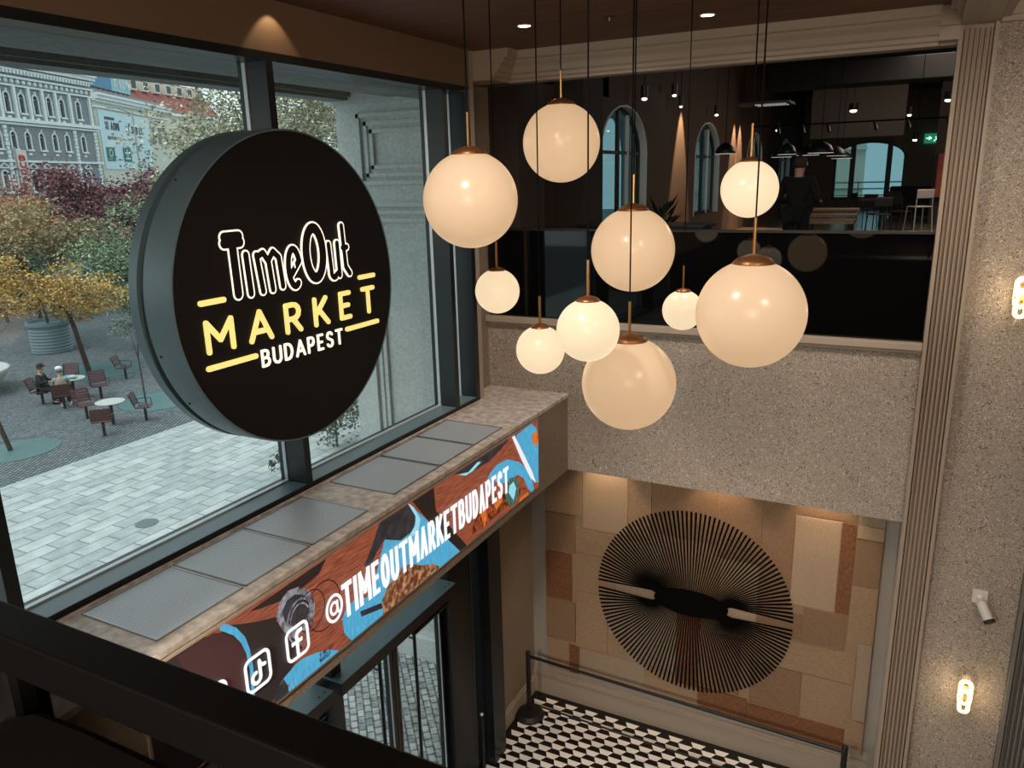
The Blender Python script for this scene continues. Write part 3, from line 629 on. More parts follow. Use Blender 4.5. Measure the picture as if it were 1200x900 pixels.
def pendant(x, y, z, r, big, label, ch=8.19):
    t = thing('globe_pendant', label, 'pendant lamp', (x, y, z), 'globe pendant cluster')
    cut = 0.93
    pr = [(r * math.sin(a), r * math.cos(a)) for a in [math.acos(cut) + (PI - math.acos(cut)) * k / 28 for k in range(29)]]
    pr[-1] = (0, -r)
    g = M(); g.lathe(pr, (x, y, z), 48); fixn(g.build('globe', 'opal_large' if big else 'opal_small', t, smooth=True))
    rc = r * math.sin(math.acos(cut)); hc = r * cut
    g = M(); g.lathe([(rc * 1.02, hc - .004), (rc * 1.04, hc + .004), (rc * .8, hc + .02 * r / .2), (rc * .3, hc + .032 * r / .2), (.012, hc + .035 * r / .2)], (x, y, z), 40); cp = fixn(g.build('cap', 'capbrass', t, smooth=True))
    st = hc + .03 * r / .2
    g = M(); g.tube([(x, y, z + st), (x, y, z + st + .17)], .0075, 10); g.build('stem', 'brass', cp)
    g = M(); g.tube([(x, y, z + st + .17), (x, y, ch - .02)], .004, 6); g.build('cord', 'cord', t)
    g = M(); g.lathe([(.05, ch - .025), (.05, ch)], (x, y, 0), 20); g.build('ceiling_rose', 'brass', t)
for args in PEND: pendant(*args)

# ceiling downlights
MT['led'] = mat('lit_led', (255, 236, 214), 0.5, emit=4.0)
for (x, y, lb) in ((-3.0, 6.12, 'small round recessed downlight in the brown ceiling, left one near the crown moulding'), (-1.62, 6.55, 'small round recessed downlight in the brown ceiling, right one near the crown moulding')):
    t = thing('downlight', lb, 'downlight', (x, y, 8.18), 'recessed ceiling downlights')
    g = M(); g.lathe([(.05, 8.186), (.065, 8.180), (.068, 8.19)], (x, y, 0), 24); g.build('bezel', 'steel', t)
    g = M(); g.lathe([(0, 8.183), (.05, 8.183)], (x, y, 0), 24); g.build('lens', 'led', t)
t = thing('sprinkler_head', 'small dark ceiling sprinkler between the two recessed downlights', 'sprinkler', (-2.3, 6.2, 8.17))
g = M(); g.lathe([(.05, 8.185), (.05, 8.19)], (-2.3, 6.2, 0), 16); g.build('plate', 'black', t); g = M(); g.tube([(-2.3, 6.2, 8.185), (-2.3, 6.2, 8.16)], .008); g.build('nozzle', 'brass', t)

# ================================================================== ALCOVE
MT['artblack'] = mat('art_black', (5, 5, 6), .85, spec=.1)
MT['pA'] = mat('patch_tan_cloth', (172, 144, 116), 0.85, col2=(146, 120, 94), scale=30, stretch=(1, 1, 6), bump=.1)
MT['pB'] = mat('patch_brown_cloth', (152, 122, 94), 0.85, col2=(126, 98, 74), scale=40, stretch=(6, 1, 1), bump=.1)
MT['pC'] = mat('patch_rust_wood', (146, 98, 62), 0.75, col2=(96, 60, 38), scale=20, stretch=(9, 1, 1), bump=.1)
MT['pD'] = mat('patch_sand_cloth', (188, 164, 138), 0.85, col2=(160, 138, 114), scale=50, stretch=(1, 1, 5), bump=.1)
MT['pE'] = mat('patch_grey_cloth', (172, 152, 130), 0.85, col2=(148, 130, 110), scale=40, stretch=(1, 1, 5))
m = M(); X0, X1, Z0, Z1 = -3.98, 0.0, 0.46, 3.55
m.box(X0, X1, 8.47, 8.505, Z0, Z1, 0)
rnd = random.Random(11)
cells = [(-3.98, -3.45, 2.8, 3.55, 0), (-3.45, -2.85, 2.65, 3.55, 3), (-2.85, -2.55, 2.7, 3.55, 0), (-2.55, -1.75, 2.75, 3.55, 1), (-1.75, -1.25, 2.6, 3.55, 1), (-1.25, -.9, 2.1, 3.55, 1), (-.9, -.42, 2.2, 3.3, 3), (-.42, -.27, 2.2, 3.3, 2), (-.27, 0, 3.15, 3.3, 3), (-.27, 0, 2.6, 3.14, 1), (-1.25, -.27, 3.31, 3.55, 1), (-.27, 0, 3.31, 3.55, 4),
         (-3.98, -3.55, 2.25, 2.79, 1), (-3.55, -2.85, 2.3, 2.64, 0), (-3.98, -3.6, 1.55, 2.24, 2), (-3.6, -3.0, 1.75, 2.29, 0), (-3.98, -3.55, .95, 1.54, 1), (-3.55, -3.1, .9, 1.74, 0), (-3.1, -2.85, 1.2, 1.74, 4), (-3.98, -3.65, .46, .94, 0), (-3.65, -3.5, .46, .9, 2), (-3.5, -2.6, .46, .89, 4),
         (-2.99, -2.4, 1.75, 2.6, 4), (-2.4, -1.7, 1.75, 2.74, 0), (-1.7, -1.26, 1.6, 2.59, 3), (-2.84, -2.2, .9, 1.74, 4), (-2.2, -1.9, .75, 1.74, 2), (-1.9, -1.4, .8, 1.59, 1), (-2.59, -1.9, .46, .74, 0), (-1.9, -1.3, .46, .79, 2), (-1.25, -.75, 1.75, 2.09, 1), (-.75, -.28, 1.75, 2.19, 1), (-.27, 0, 1.9, 2.59, 0),
         (-1.4, -.15, 1.35, 1.74, 0), (-1.29, -.7, .75, 1.34, 1), (-.7, -.15, .8, 1.34, 0), (-.15, 0, .9, 1.89, 4), (-1.3, -.2, .46, .74, 2), (-.2, 0, .46, .89, 0)]
for (a, b, c, d, k) in cells:
    e = rnd.uniform(.004, .018); m.box(a + .004, b - .004, 8.47 - e, 8.475, c + .004, d - .004, k)
o = m.build('patchwork_panel', ['pA', 'pB', 'pC', 'pD', 'pE']); tag(o, 'tan and brown patchwork wall panel behind the black radial artwork', 'wall panel')
art = thing('radial_artwork', 'round black wall sculpture of radiating thin rods on the patchwork panel', 'wall art', (-2.03, 8.45, .75))
CX, CZ, RR = -2.03, 1.93, 1.19
for sgn, nm in ((1, 'upper_fan'), (-1, 'lower_fan')):
    m = M(); N = 66
    for k in range(N):
        th = math.radians(2.0 + (176.0) * k / (N - 1)); c, s_ = math.cos(th), math.sin(th) * sgn
        ox, oz = CX + RR * c, CZ + RR * s_ + sgn * .012 * RR
        ix, iz = CX + .41 * RR * c, CZ + sgn * .055 * RR + .135 * RR * s_
        jx, jz = CX + .30 * RR * c, CZ + sgn * .02 * RR
        d = Vector((ox - ix, 0, oz - iz)).normalized(); p = Vector((-d.z, 0, d.x))
        wo, wi = 0.0116, 0.0048
        q = [(ox, oz, wo), (ix, iz, wi), (jx, jz, wi)]
        for (a, b) in ((q[0], q[1]), (q[1], q[2])):
            m.prism([(a[0] + p.x * a[2], a[1] + p.z * a[2]), (a[0] - p.x * a[2], a[1] - p.z * a[2]), (b[0] - p.x * b[2], b[1] - p.z * b[2]), (b[0] + p.x * b[2], b[1] + p.z * b[2])], XZ, 8.428, 8.436)
    fixn(m.build(nm, 'artblack', art))
m = M(); m.prism([(CX + .38 * RR * math.cos(2 * PI * k / 40), CZ + .14 * RR * math.sin(2 * PI * k / 40)) for k in range(40)], XZ, 8.42, 8.45)
fixn(m.build('hub', 'artblack', art))
# alcove spotlights recessed behind the bulkhead edge
for (x, lb) in ((-3.14, 'leftmost'), (-1.72, 'middle'), (-.61, 'rightmost')):
    t = thing('alcove_downlight', 'slim hidden downlight above the patchwork panel, %s of the three' % lb, 'downlight', (x, 8.3, 3.9), 'alcove downlights')
    g = M(); g.lathe([(.03, 3.905), (.04, 3.92)], (x, 8.3, 0), 16); g.build('bezel', 'steel', t)
    l = lamp('alcove_spot', 'SPOT', (x, 8.30, 3.90), 48, WARM, 0.02, spot=84, blend=0.6, aim=(x, 8.36, 2.6))
# warm downlight on the fascia above the sign mullion
t = thing('fascia_downlight', 'hidden slim downlight making the warm glow above the sign mullion', 'downlight', (-3.9, 4.28, 8.185))
g = M(); g.lathe([(.02, 8.183), (.03, 8.19)], (-3.9, 4.28, 0), 16); g.build('bezel', 'steel', t)
lamp('fascia_spot', 'SPOT', (-3.88, 4.28, 8.175), 5, WARM, 0.01, spot=88, blend=0.35, aim=(-3.97, 4.28, 7.7))

# barrier with black rails
bar = thing('barrier', 'black metal floor barrier with slim rail in front of the alcove', 'barrier', (-4.02, 7.9, 0))
for x, y in ((-4.02, 7.96), (-0.16, 7.85)):
    g = M(); g.tube([(x, y, 0.03), (x, y, .95)], .032, 12); g.ball((x, y, .965), .036, 12); g.tube([(x, y, .86), (x, y, .90)], .03, 12); pb = g.build('post', 'black', bar)
    g = M(); g.lathe([(.20, 0.004), (.20, .03), (.15, .07), (.04, .09)], (x, y, 0), 28); g.build('base', 'black', pb)
g = M(); g.tube([(-4.02, 7.96, .915), (-.16, 7.85, .915)], .021, 10); g.build('rail', 'black', bar)
g = M(); g.tube([(-4.02, 7.96, .20), (-.16, 7.85, .20)], .012, 8); g.build('rail', 'black', bar)
post = thing('door_stanchion', 'slim black post with bright knob standing by the entrance doors', 'post', (-3.95, 6.6, 0))
g = M(); g.tube([(-3.95, 6.6, .02), (-3.95, 6.6, .98)], .02); g.build('pole', 'black', post); g = M(); g.ball((-3.95, 6.6, 1.0), .022, 12); g.build('knob', 'frame_edge', post)
g = M(); g.lathe([(.14, .004), (.14, .02), (.02, .04)], (-3.95, 6.6, 0), 24); g.build('base', 'black', post)

# sconces and camera on the right
MT['sconce'] = mat('sconce_glass', (255, 240, 205), .3, emit=1.6, ecol=(255, 226, 170))
def sconce(x, z, lb):
    t = thing('wall_sconce', lb, 'wall lamp', (x, 7.5, z), 'interlocking capsule sconces')
    g = M(); g.box(x - .035, x + .035, 7.475, 7.5, z - .09, z + .09); g.build('backplate', 'brass', t)
    def caps(cz, hh, r): return [(x + r * math.cos(a), cz + (hh if 0 <= k <= 8 else -hh) + r * math.sin(a)) for k, a in enumerate([PI * q / 8 for q in range(9)] + [PI + PI * q / 8 for q in range(9)])]
    def loop(cz, hh, r, y, rt, nm):
        pts = [(p[0], y, p[1]) for p in caps(cz, hh, r)]; pts.append(pts[0]); g = M(); g.tube(pts, rt, 10, cap=False); fixn(g.build(nm, 'sconce', t, smooth=True))
    loop(z + .035, .075, .042, 7.44, .021, 'upper_ring'); loop(z - .05, .075, .036, 7.42, .018, 'lower_ring')
    g = M(); g.ball((x, 7.40, z - .03), .010, 8); g.build('screw', 'black', t); g = M(); g.ball((x - .045, 7.41, z), .010, 8); g.build('screw', 'black', t)
    lamp('sconce_bulb', 'POINT', (x, 7.34, z + .02), 3.2, WARM, .05)
sconce(.81, 2.21, 'small glowing capsule wall sconce low on the patterned wall, right of the fluted pilaster')
sconce(.80, 5.96, 'glowing capsule wall sconce at upper right edge of the view')
t = thing('security_camera', 'white bullet security camera on square bracket, between the two sconces', 'camera', (.82, 7.5, 3.22))
g = M(); g.box(.76, .88, 7.455, 7.5, 3.17, 3.29); g.build('mount_plate', 'pearl', t, bevel=.006)
g = M(); g.tube([(.82, 7.46, 3.23), (.84, 7.41, 3.17)], .018, 10); g.ball((.82, 7.455, 3.235), .03, 12); g.build('arm', 'pearl', t)
g = M(); g.tube([(.825, 7.43, 3.20), (.895, 7.33, 3.09)], .044, 16); g.build('body', 'pearl', t, bevel=.004)
g = M(); g.tube([(.895, 7.33, 3.09), (.905, 7.315, 3.074)], [.048, .048], 16, 0, True); g.build('lens', 'black', t)

# ================================================================== FAR BALUSTRADE AND ROOM
b = thing('far_balustrade', 'black glass balustrade across the far balcony opening reflecting the globes', 'balustrade', (-2, 7.53, 5.52))
g = M(); g.box(-4.18, .13, 7.52, 7.535, 5.52, 6.45); g.build('panel', 'gloss_black', b)
g = M(); g.box(-4.18, .13, 7.505, 7.55, 6.45, 6.475); g.build('top_rail', 'black', b)
MT['windowframe_far'] = mat('far_window_frame', (34, 38, 40), .4)
MT['reveal'] = mat('window_reveal_paint', (206, 212, 210), .6)
for k in range(4):
    a, b_, s0, sp, tp = holes[k]
    g = M(); c = (a + b_) / 2; hw = (b_ - a) / 2
    ap = [(a, s0)] + [(c - hw * math.cos(PI * q / 12), sp + (tp - sp) * math.sin(PI * q / 12)) for q in range(13)] + [(b_, s0), (a, s0)]
    for p, q in zip(ap[:-1], ap[1:]):
        dx, dy = q[0] - p[0], q[1] - p[1]; L_ = math.hypot(dx, dy); nx, ny = -dy / L_ * .07, dx / L_ * .07
        g.prism([p, q, (q[0] - nx, q[1] - ny), (p[0] - nx, p[1] - ny)], YZ, -4.46, -4.40)
    g.box(-4.46, -4.40, c - .03, c + .03, s0, tp - .03); g.box(-4.46, -4.40, a, b_, sp - .03, sp + .02)
    wo = fixn(g.build('window_%d' % (3 + k), 'windowframe_far')); struct(wo); ORI[wo.name] = (0, 0, 0)
    g = M(); g.prism([(p[0], p[1]) for p in ap[:-1]], YZ, -4.44, -4.43); fixn(g.build('pane', 'glassteal', wo))
    g = M()
    for p, q_ in zip(ap[:-2], ap[1:-1]):
        dx, dy = q_[0] - p[0], q_[1] - p[1]; L_ = math.hypot(dx, dy); nx, ny = -dy / L_ * .02, dx / L_ * .02
        g.prism([p, q_, (q_[0] - nx, q_[1] - ny), (p[0] - nx, p[1] - ny)], YZ, -4.74, -4.28)
    g.strokes([[(c + .42, s0), (c + .42, tp - .15)]], .035, YZ, -4.47, -4.39); fixn(g.build('reveal_lining', 'reveal', wo))
a, b_, s0, sp, tp = -3.12, -.62, 5.86, 7.42, 8.02; c = (a + b_) / 2; hw = (b_ - a) / 2
ap = [(a, s0)] + [(c - hw * math.cos(PI * q / 14), sp + (tp - sp) * math.sin(PI * q / 14)) for q in range(15)] + [(b_, s0), (a, s0)]
g = M()
for p, q in zip(ap[:-1], ap[1:]):
    dx, dy = q[0] - p[0], q[1] - p[1]; L_ = math.hypot(dx, dy); nx, ny = -dy / L_ * .1, dx / L_ * .1
    g.prism([p, q, (q[0] - nx, q[1] - ny), (p[0] - nx, p[1] - ny)], XZ, 33.05, 33.15)
for x in (-2.45, -1.2): g.box(x - .09, x + .09, 33.0, 33.15, s0, 7.95)
wo = fixn(g.build('window_7', 'windowframe_far')); struct(wo); ORI[wo.name] = (0, 0, 0)
g = M(); g.prism(ap[:-1], XZ, 33.1, 33.11); fixn(g.build('pane', 'glassteal', wo))
t = thing('terrace_rail', 'white horizontal terrace railing outside the far arched window', 'railing', (-1.8, 34.5, 5.5))
for z in (5.95, 6.2, 6.45):
    g = M(); g.box(-5, 1.5, 34.48, 34.52, z, z + .05); g.build('bar', 'pearl', t)
for x in (-4.5, -3.4, -2.3, -1.2, -.1, 1.0): g = M(); g.box(x, x + .04, 34.48, 34.52, 5.5, 6.5); g.build('post', 'pearl', t)
tag(M().box(-6, 3, 33.4, 40, 0, 5.5).build('terrace_deck', 'facade_stone'), 'pale terrace deck outside the far arched window', 'terrace')
# building seen outside the far arched window
t = thing('courtyard_building', 'cream building with arched windows outside the far arched window', 'building', (-6, 52, 0))
g = M(); rect_minus(g, XZ, -14, -3.2, 0, 16, [(-6.2, -5.2, 6.2, 7.4, 7.9), (-8.4, -7.4, 6.2, 7.4, 7.9), (-6.2, -5.2, 8.6, 9.6, 10.1), (-8.4, -7.4, 8.6, 9.6, 10.1)], 52, 52.5); fixn(g.build('wall', mat('cream_stone', (206, 196, 176), .8), t))
g = M(); g.box(-14, -3.1, 51.8, 52, 8.1, 8.25); g.box(-14, -3.1, 51.8, 52, 5.8, 5.9); g.build('cornice', 'pearl', t)
g = M(); g.box(-12, -3.6, 52.3, 52.4, 6, 10.2); g.build('window_panes', 'glasspane', t)

# lights on the brown wall between the arched windows
for y in (15.6, 20.5, 21.2): lamp('wall_washer', 'SPOT', (-4.06, y, 8.85), 1500, (1, .66, .36), .01, spot=38, blend=.35, aim=(-4.06, y, 6.0))
k_ = 0
for (x, y, s, lb) in ((-3.07, 14, .17, 'small black dome pendant lamp right of the second arched window'), (-2.6, 17.0, .2, 'black dome pendant lamp above the bright upper globe'), (-2.1, 14.3, .15, 'small black dome pendant between the narrow arched windows'),
                (-1.533, 14, .2, 'black dome pendant lamp with pale rim, left of the far arched window'), (-1.95, 15.8, .2, 'black dome pendant lamp directly above the standing person'), (-1.616, 17.5, .18, 'black dome pendant lamp just behind the standing person'), (-1.9, 22.0, .25, 'black dome pendant in front of the far arched window')):
    z = 7.26 if k_ != 0 else 7.30
    t = thing('dome_pendant', lb, 'pendant lamp', (x, y, z), 'black dome pendants over the far tables')
    g = M(); g.lathe([(s, z), (s * .97, z + .05), (s * .75, z + .12), (s * .35, z + .17), (.02, z + .19)], (x, y, 0), 24); sh_ = g.build('shade', 'black', t, smooth=True)
    g = M(); g.lathe([(s * .3, z + .01), (s * 1.0, z + .004), (s * 1.0, z)], (x, y, 0), 24); g.build('rim', mat('lit_rim', (230, 226, 214), .5, emit=.8), sh_)
    g = M(); g.tube([(x, y, z + .19), (x, y, 9.7)], .006, 6); g.build('cord', 'cord', t); k_ += 1
# track spotlights and ducts on the far ceiling
tr = thing('lighting_track', 'black ceiling lighting track with small spotlights in the far dark room', 'track light', (-1.5, 18.2, 8.3))
g = M(); g.box(-3.4, 2.4, 18.18, 18.22, 7.92, 7.95); g.build('track', 'cord', tr)
for x in (-2.9, -2.4, -1.9, -1.0, -.4, .3): g = M(); g.tube([(x, 18.2, 7.92), (x + .05, 18.15, 7.76)], .035, 10); g.build('spotlight', 'black', tr)
for x in (-3.3, -.2, 2.2): g = M(); g.tube([(x, 18.2, 7.95), (x, 18.2, 9.7)], .008, 6); g.build('hanger', 'cord', tr)
SP = [(-4.1, 12.68, 8.16, .045, 'bright far room spotlight beside the first arched window, nearest of three'), (-4.1, 14.4, 8.34, .04, 'far room spotlight high beside the warm lit wall'), (-4.1, 14.85, 8.18, .03, 'small lower far room spotlight just above the warm lit wall'),
 (-4.1, 17.7, 8.19, .04, 'far room spotlight above the second arched window'), (-3.8, 23.9, 8.1, .06, 'far room spotlight left of the grey downstand'), (-1.85, 23.7, 8.5, .09, 'brightest far room spotlight above the dome pendants'), (-1.39, 26.0, 8.12, .07, 'far room spotlight above the right half of the arched window'),
 (-1.52, 26.8, 8.3, .05, 'small far room spotlight above the middle of the arched window'), (-.33, 26.0, 7.75, .06, 'far room spotlight right of the arched window'), (.33, 21.9, 8.5, .07, 'far room spotlight at the extreme right of the opening'), (-.47, 22.6, 8.25, .05, 'far room spotlight halfway between window and right pilaster')]
for (x, y, z, r, lb) in SP:
    t = thing('ceiling_spotlight', lb, 'spotlight', (x, y, z), 'small ceiling spotlights of the far room')
    g = M(); g.tube([(x, y, z + .02), (x, y, z + .2)], r * 1.3, 12); g.build('can', 'black', t)
    g = M(); g.ball((x, y, z), r, 12, sz=(r, r, r * .5)); g.build('lens', 'led', t)
    g = M(); g.tube([(x, y, z + .2), (x, y, 9.7)], .006, 6); g.build('stem', 'cord', t)
for (a, b2, y0, y1, z, lb) in ((-1.0, 3.0, 12, 13, 8.55, 'large black rectangular ventilation duct near the opening'), (-3.6, 2.8, 20.5, 21.6, 8.9, 'black rectangular ventilation duct deep in the far room')):
    tag(M().box(a, b2, y0, y1, z, z + .5).build('ceiling_duct', 'voidceil', bevel=.02), lb, 'duct')
m = M(); m.box(-3.0, -.6, 24.5, 25, 7.85, 9.7); tag(m.build('ceiling_downstand', mat('grey_downstand', (96, 90, 84), .8)), 'pale grey downstand hanging from the far ceiling before the end wall', 'bulkhead')
t = thing('perforated_light_panel', 'grey perforated ceiling light panel above the dome pendants', 'ceiling light', (-2.2, 13.5, 8.0))
g = M(); g.box(-2.75, -1.95, 13.2, 13.8, 8.02, 8.05); g.build('tray', 'black', t); g = M()
for hx_ in (-2.7, -2.0): g.tube([(hx_, 13.5, 8.05), (hx_, 13.5, 9.7)], .006, 6)
g.build('hangers', 'cord', t)
g = M()
for i in range(9):
    for j in range(4): g.box(-2.5 + i * .055, -2.47 + i * .055, 13.3 + j * .12, 13.35 + j * .12, 8.012, 8.02)
g.build('dots', mat('dim_lit_dots', (190, 190, 180), .5, emit=.5), t)
# exit sign
t = thing('exit_sign', 'small glowing green running figure exit sign on the far end wall', 'sign', (.2, 32.9, 8.0))
g = M(); g.box(-.12, .52, 32.85, 33.0, 7.82, 8.16); g.build('box', mat('exit_green', (40, 150, 110), .5, emit=.5), t)
g = M(); g.strokes([[(0.33, 8.06), (.28, 7.97), (.36, 7.92), (.32, 7.86)], [(.28, 7.97), (.2, 7.9)], [(.24, 8.03), (.38, 8.02)], [(-.05, 8.0), (.1, 8.0)], [(.04, 8.05), (.1, 8.0), (.04, 7.95)]], .018, XZ, 32.83, 32.85); g.ball((.37, 32.84, 8.10), .025, 8); g.build('pictogram', mat('exit_white', (210, 255, 235), .5, emit=1.2), t)
# red picture
t = thing('red_painting', 'tall plain orange red wall picture at the right of the far room', 'picture', (.62, 24, 6.4))
g = M(); g.box(.30, .70, 23.9, 23.98, 6.23, 7.33); g.build('canvas', mat('rust_canvas', (150, 62, 34), .7, col2=(120, 46, 26), scale=5), t)
g = M(); g.box(.27, .30, 23.88, 24, 6.2, 7.36); g.box(.70, .73, 23.88, 24, 6.2, 7.36); g.box(.27, .73, 23.88, 24, 7.33, 7.36); g.box(.27, .73, 23.88, 24, 6.2, 6.23); g.build('frame', 'black', t)
tag(M().box(.2, .8, 24.0, 24.12, 5.52, 9.7).build('partition_panel', 'void'), 'narrow dark partition carrying the red picture', 'partition')
# ================================================================== NEAR BALUSTRADE AND SEAT
b = thing('near_balustrade', 'black handrail with smoked glass in the lower left foreground', 'balustrade', (-.8, .4, 5.52))
g = M(); g.box(-3.2, 1.5, .36, .402, 6.535, 6.58); g.build('handrail', 'black', b, bevel=.003)
g = M(); g.box(-3.2, 1.5, .385, .395, 5.56, 6.535); g.build('panel', 'glasstint', b)
for x in (-.775, -1.9, .5): g = M(); g.box(x - .008, x + .008, .37, .398, 5.52, 6.535); g.build('post', 'black', b)
c = thing('armchair', 'black padded chair back right behind the foreground handrail', 'chair', (-.35, .2, 5.52))
MT['blackfabric'] = mat('black_fabric', (16, 15, 16), .9)
g = M(); pts = [(-.72, 6.05), (-.745, 6.25), (-.745, 6.40), (-.725, 6.50), (-.68, 6.532), (-.60, 6.540), (.20, 6.52), (.28, 6.46), (.30, 6.05)]
g.prism([(-.86, 6.0), (-.86, 6.40), (-.80, 6.455), (-.74, 6.505), (-.69, 6.528), (-.62, 6.533), (.2, 6.53), (.3, 6.46), (.3, 6.0)], XZ, .22, .35); fixn(g.build('backrest', 'blackfabric', c, bevel=.01))
g = M(); g.box(-.8, .25, -.3, .25, 5.92, 6.02); g.build('seat', 'blackfabric', c, bevel=.02)
for x, y in ((-.75, .25), (.2, .25), (-.75, -.25), (.2, -.25)): g = M(); g.tube([(x, y, 5.52), (x, y, 5.93)], .015); g.build('leg', 'black', c)

# ================================================================== PLAZA
m = M(); m.box(-19.2, -4.35, -60, 120, -.3, -0.005); struct(m.build('floor_paving', 'paver'))
m = M(); m.box(-9.0, -4.35, -60, 40, -.2, -0.002); struct(m.build('floor_apron', 'setts'))
m = M(); m.box(-160, -19.2, -60, 160, -.3, -0.01); struct(m.build('floor_cobbles', 'cobble'))
m = M(); m.box(-19.28, -19.14, -60, 120, -.2, 0.0); struct(m.build('trim_kerb', mat('kerb_stone', (170, 178, 180), .8)))
t = thing('entrance_mat', 'striped metal scraper mat outside the entrance doors', 'doormat', (-5.3, 5, 0))
g = M(); g.box(-6.2, -4.4, 3.0, 6.62, -.004, .006); g.build('base', 'black', t)
g = M(); y = 3.03
while y < 6.6: g.box(-6.2, -4.4, y, y + .045, .006, .012); y += .09
g.build('bars', 'steel', t)
def disc(name, x, y, r, mt, lb, cat, ry=None):
    g = M(); g.add([(x + r * math.cos(2 * PI * k / 28), y + (ry or r) * math.sin(2 * PI * k / 28), .003) for k in range(28)] + [(x + r * math.cos(2 * PI * k / 28), y + (ry or r) * math.sin(2 * PI * k / 28), -.05) for k in range(28)], [tuple(range(28))] + [(k, k + 28, (k + 1) % 28 + 28, (k + 1) % 28) for k in range(28)])
    return tag(fixn(g.build(name, mt)), lb, cat)
MT['teal_metal'] = mat('teal_grate', (92, 124, 124), .5, col2=(70, 100, 102), scale=60)
disc('manhole_cover', -14.17, 9.97, .24, mat('manhole', (112, 122, 120), .6, col2=(86, 96, 96), scale=40), 'small round manhole cover in the pale paving', 'manhole')
disc('tree_grate', -21.7, 11.75, .95, 'teal_metal', 'oval teal tree grate round the thin trunk at the left edge', 'tree grate', 1.1)
disc('tree_grate', -28.4, 18.9, 1.6, 'teal_metal', 'round grate under the yellow leaved tree', 'tree grate')
disc('tree_grate', -22.3, 16.8, 1.2, 'teal_metal', 'grate round the slim staked trunk beside the round sign', 'tree grate')

MT['chair_slat'] = mat('chair_plum_slats', (96, 58, 62), .6); MT['chair_leg'] = mat('chair_dark_leg', (44, 40, 46), .5)
def plaza_chair(mats=('chair_slat', 'chair_leg')):
    t = thing('plaza_chair', 'x', 'chair', (0, 0, 0), 'swivel chairs on the plaza')
    g = M()
    for k in range(4): g.box(-.24, .24, -.18 + k * .1, -.18 + k * .1 + .08, .44, .465)
    g.build('seat', mats[0], t)
    g = M()
    for k in range(5):
        z = .52 + k * .08; yy = -.23 - .03 * k
        g.prism([(yy, z), (yy - .025, z + .065), (yy - .05, z + .058), (yy - .025, z - .008)], lambda u, v, w: (w, u, v), -.25, .25)
    g.build('backrest', mats[0], t)
    g = M(); g.tube([(-.25, -.33, .88), (-.26, -.22, .5), (-.26, -.2, .45), (.26, -.2, .45), (.26, -.22, .5), (.25, -.33, .88)], .014, 6); g.build('back_frame', mats[1], t)
    for s in (-1, 1): g = M(); g.tube([(s * .26, -.25, .64), (s * .3, 0, .65), (s * .3, .14, .62), (s * .27, .15, .46)], .014, 6); g.build('armrest', mats[1], t)
    g = M(); g.tube([(0, 0, 0), (0, 0, .44)], .045, 10); g.build('leg', mats[1], t)
    return t
pc = plaza_chair(); used = [False]
def put_chair(x, y, dx, dy, lb):
    o = pc if not used[0] else copy_tree(pc); used[0] = True
    o.location = (x, y, 0); o.rotation_euler = (0, 0, math.atan2(-dx, dy)); o['label'] = lb
put_chair(-20.6, 13.61, -.7, .6, 'plum slatted plaza chair nearest the building, its back to us, at the empty round table')
put_chair(-22.66, 14.5, .9, -.2, 'plum slatted plaza chair on the left side of the empty round table')
put_chair(-20.75, 15.15, .8, .7, 'plum slatted plaza chair right of the empty round table, turned away from it')
put_chair(-26.1, 18.47, .8, .5, 'lone plum slatted plaza chair standing apart by the tree trunk')
put_chair(-24.5, 16.3, .8, -.35, 'plum slatted plaza chair right of the seated people, facing the building')
put_chair(-24.47, 14.95, -.75, .6, 'dark plaza chair the person in beige and white hat sits on')
put_chair(-25.7, 15.0, .8, .55, 'dark plaza chair the person in black sits on')
put_chair(-26.6, 16.6, .6, -.8, 'dark plaza chair on the far side of the occupied table')
def table(x, y, lb, r=.36):
    t = thing('plaza_table', lb, 'table', (x, y, 0), 'round plaza tables')
    g = M(); g.lathe([(r - .02, .70), (r, .705), (r, .725), (r - .02, .73), (0, .731)], (x, y, 0), 28); g.build('tabletop', mat('pale_table_top', (190, 190, 186), .5), t)
    g = M(); g.tube([(x, y, 0), (x, y, .70)], .05, 10); g.build('leg', 'chair_leg', t)
table(-21.35, 14.45, 'empty round pale topped plaza table among plum chairs', .42); table(-25.35, 15.9, 'round plaza table with a turquoise box where two people sit', .42)
t = thing('turquoise_box', 'small bright turquoise box on the occupied plaza table', 'box', (-25.4, 15.85, .731))
M().box(-25.58, -25.2, 15.72, 15.98, .731, .80).build('body', mat('turquoise_paper', (70, 190, 214), .5), t); M().box(-25.35, -25.05, 15.75, 15.95, .80, .83).build('lid', 'pearl', t)

# ---- people
def skin(name, pts, edges, mt, parent, sub=1, root=0):
    me = bpy.data.meshes.new(name + '_tmp'); me.from_pydata([p[:3] for p in pts], edges, [])
    o = bpy.data.objects.new(name + '_tmp', me); COL.objects.link(o)
    o.modifiers.new('s', 'SKIN'); sv = me.skin_vertices[0].data
    for v, p in zip(sv, pts): v.radius = (p[3], p[4] if len(p) > 4 else p[3]); v.use_root = False
    sv[root].use_root = True
    ss = o.modifiers.new('u', 'SUBSURF'); ss.levels = sub + 1; ss.render_levels = sub + 1
    dg = bpy.context.evaluated_depsgraph_get(); nm = bpy.data.meshes.new_from_object(o.evaluated_get(dg)); nm.name = name
    bpy.data.objects.remove(o); nm.materials.clear(); nm.materials.append(MT[mt] if isinstance(mt, str) else mt)
    for p in nm.polygons: p.use_smooth = True
    q = bpy.data.objects.new(name, nm); COL.objects.link(q); q.parent = parent; ORI[q.name] = ORI[parent.name]; return q
MT['skin'] = mat('skin', (190, 146, 122), .6)
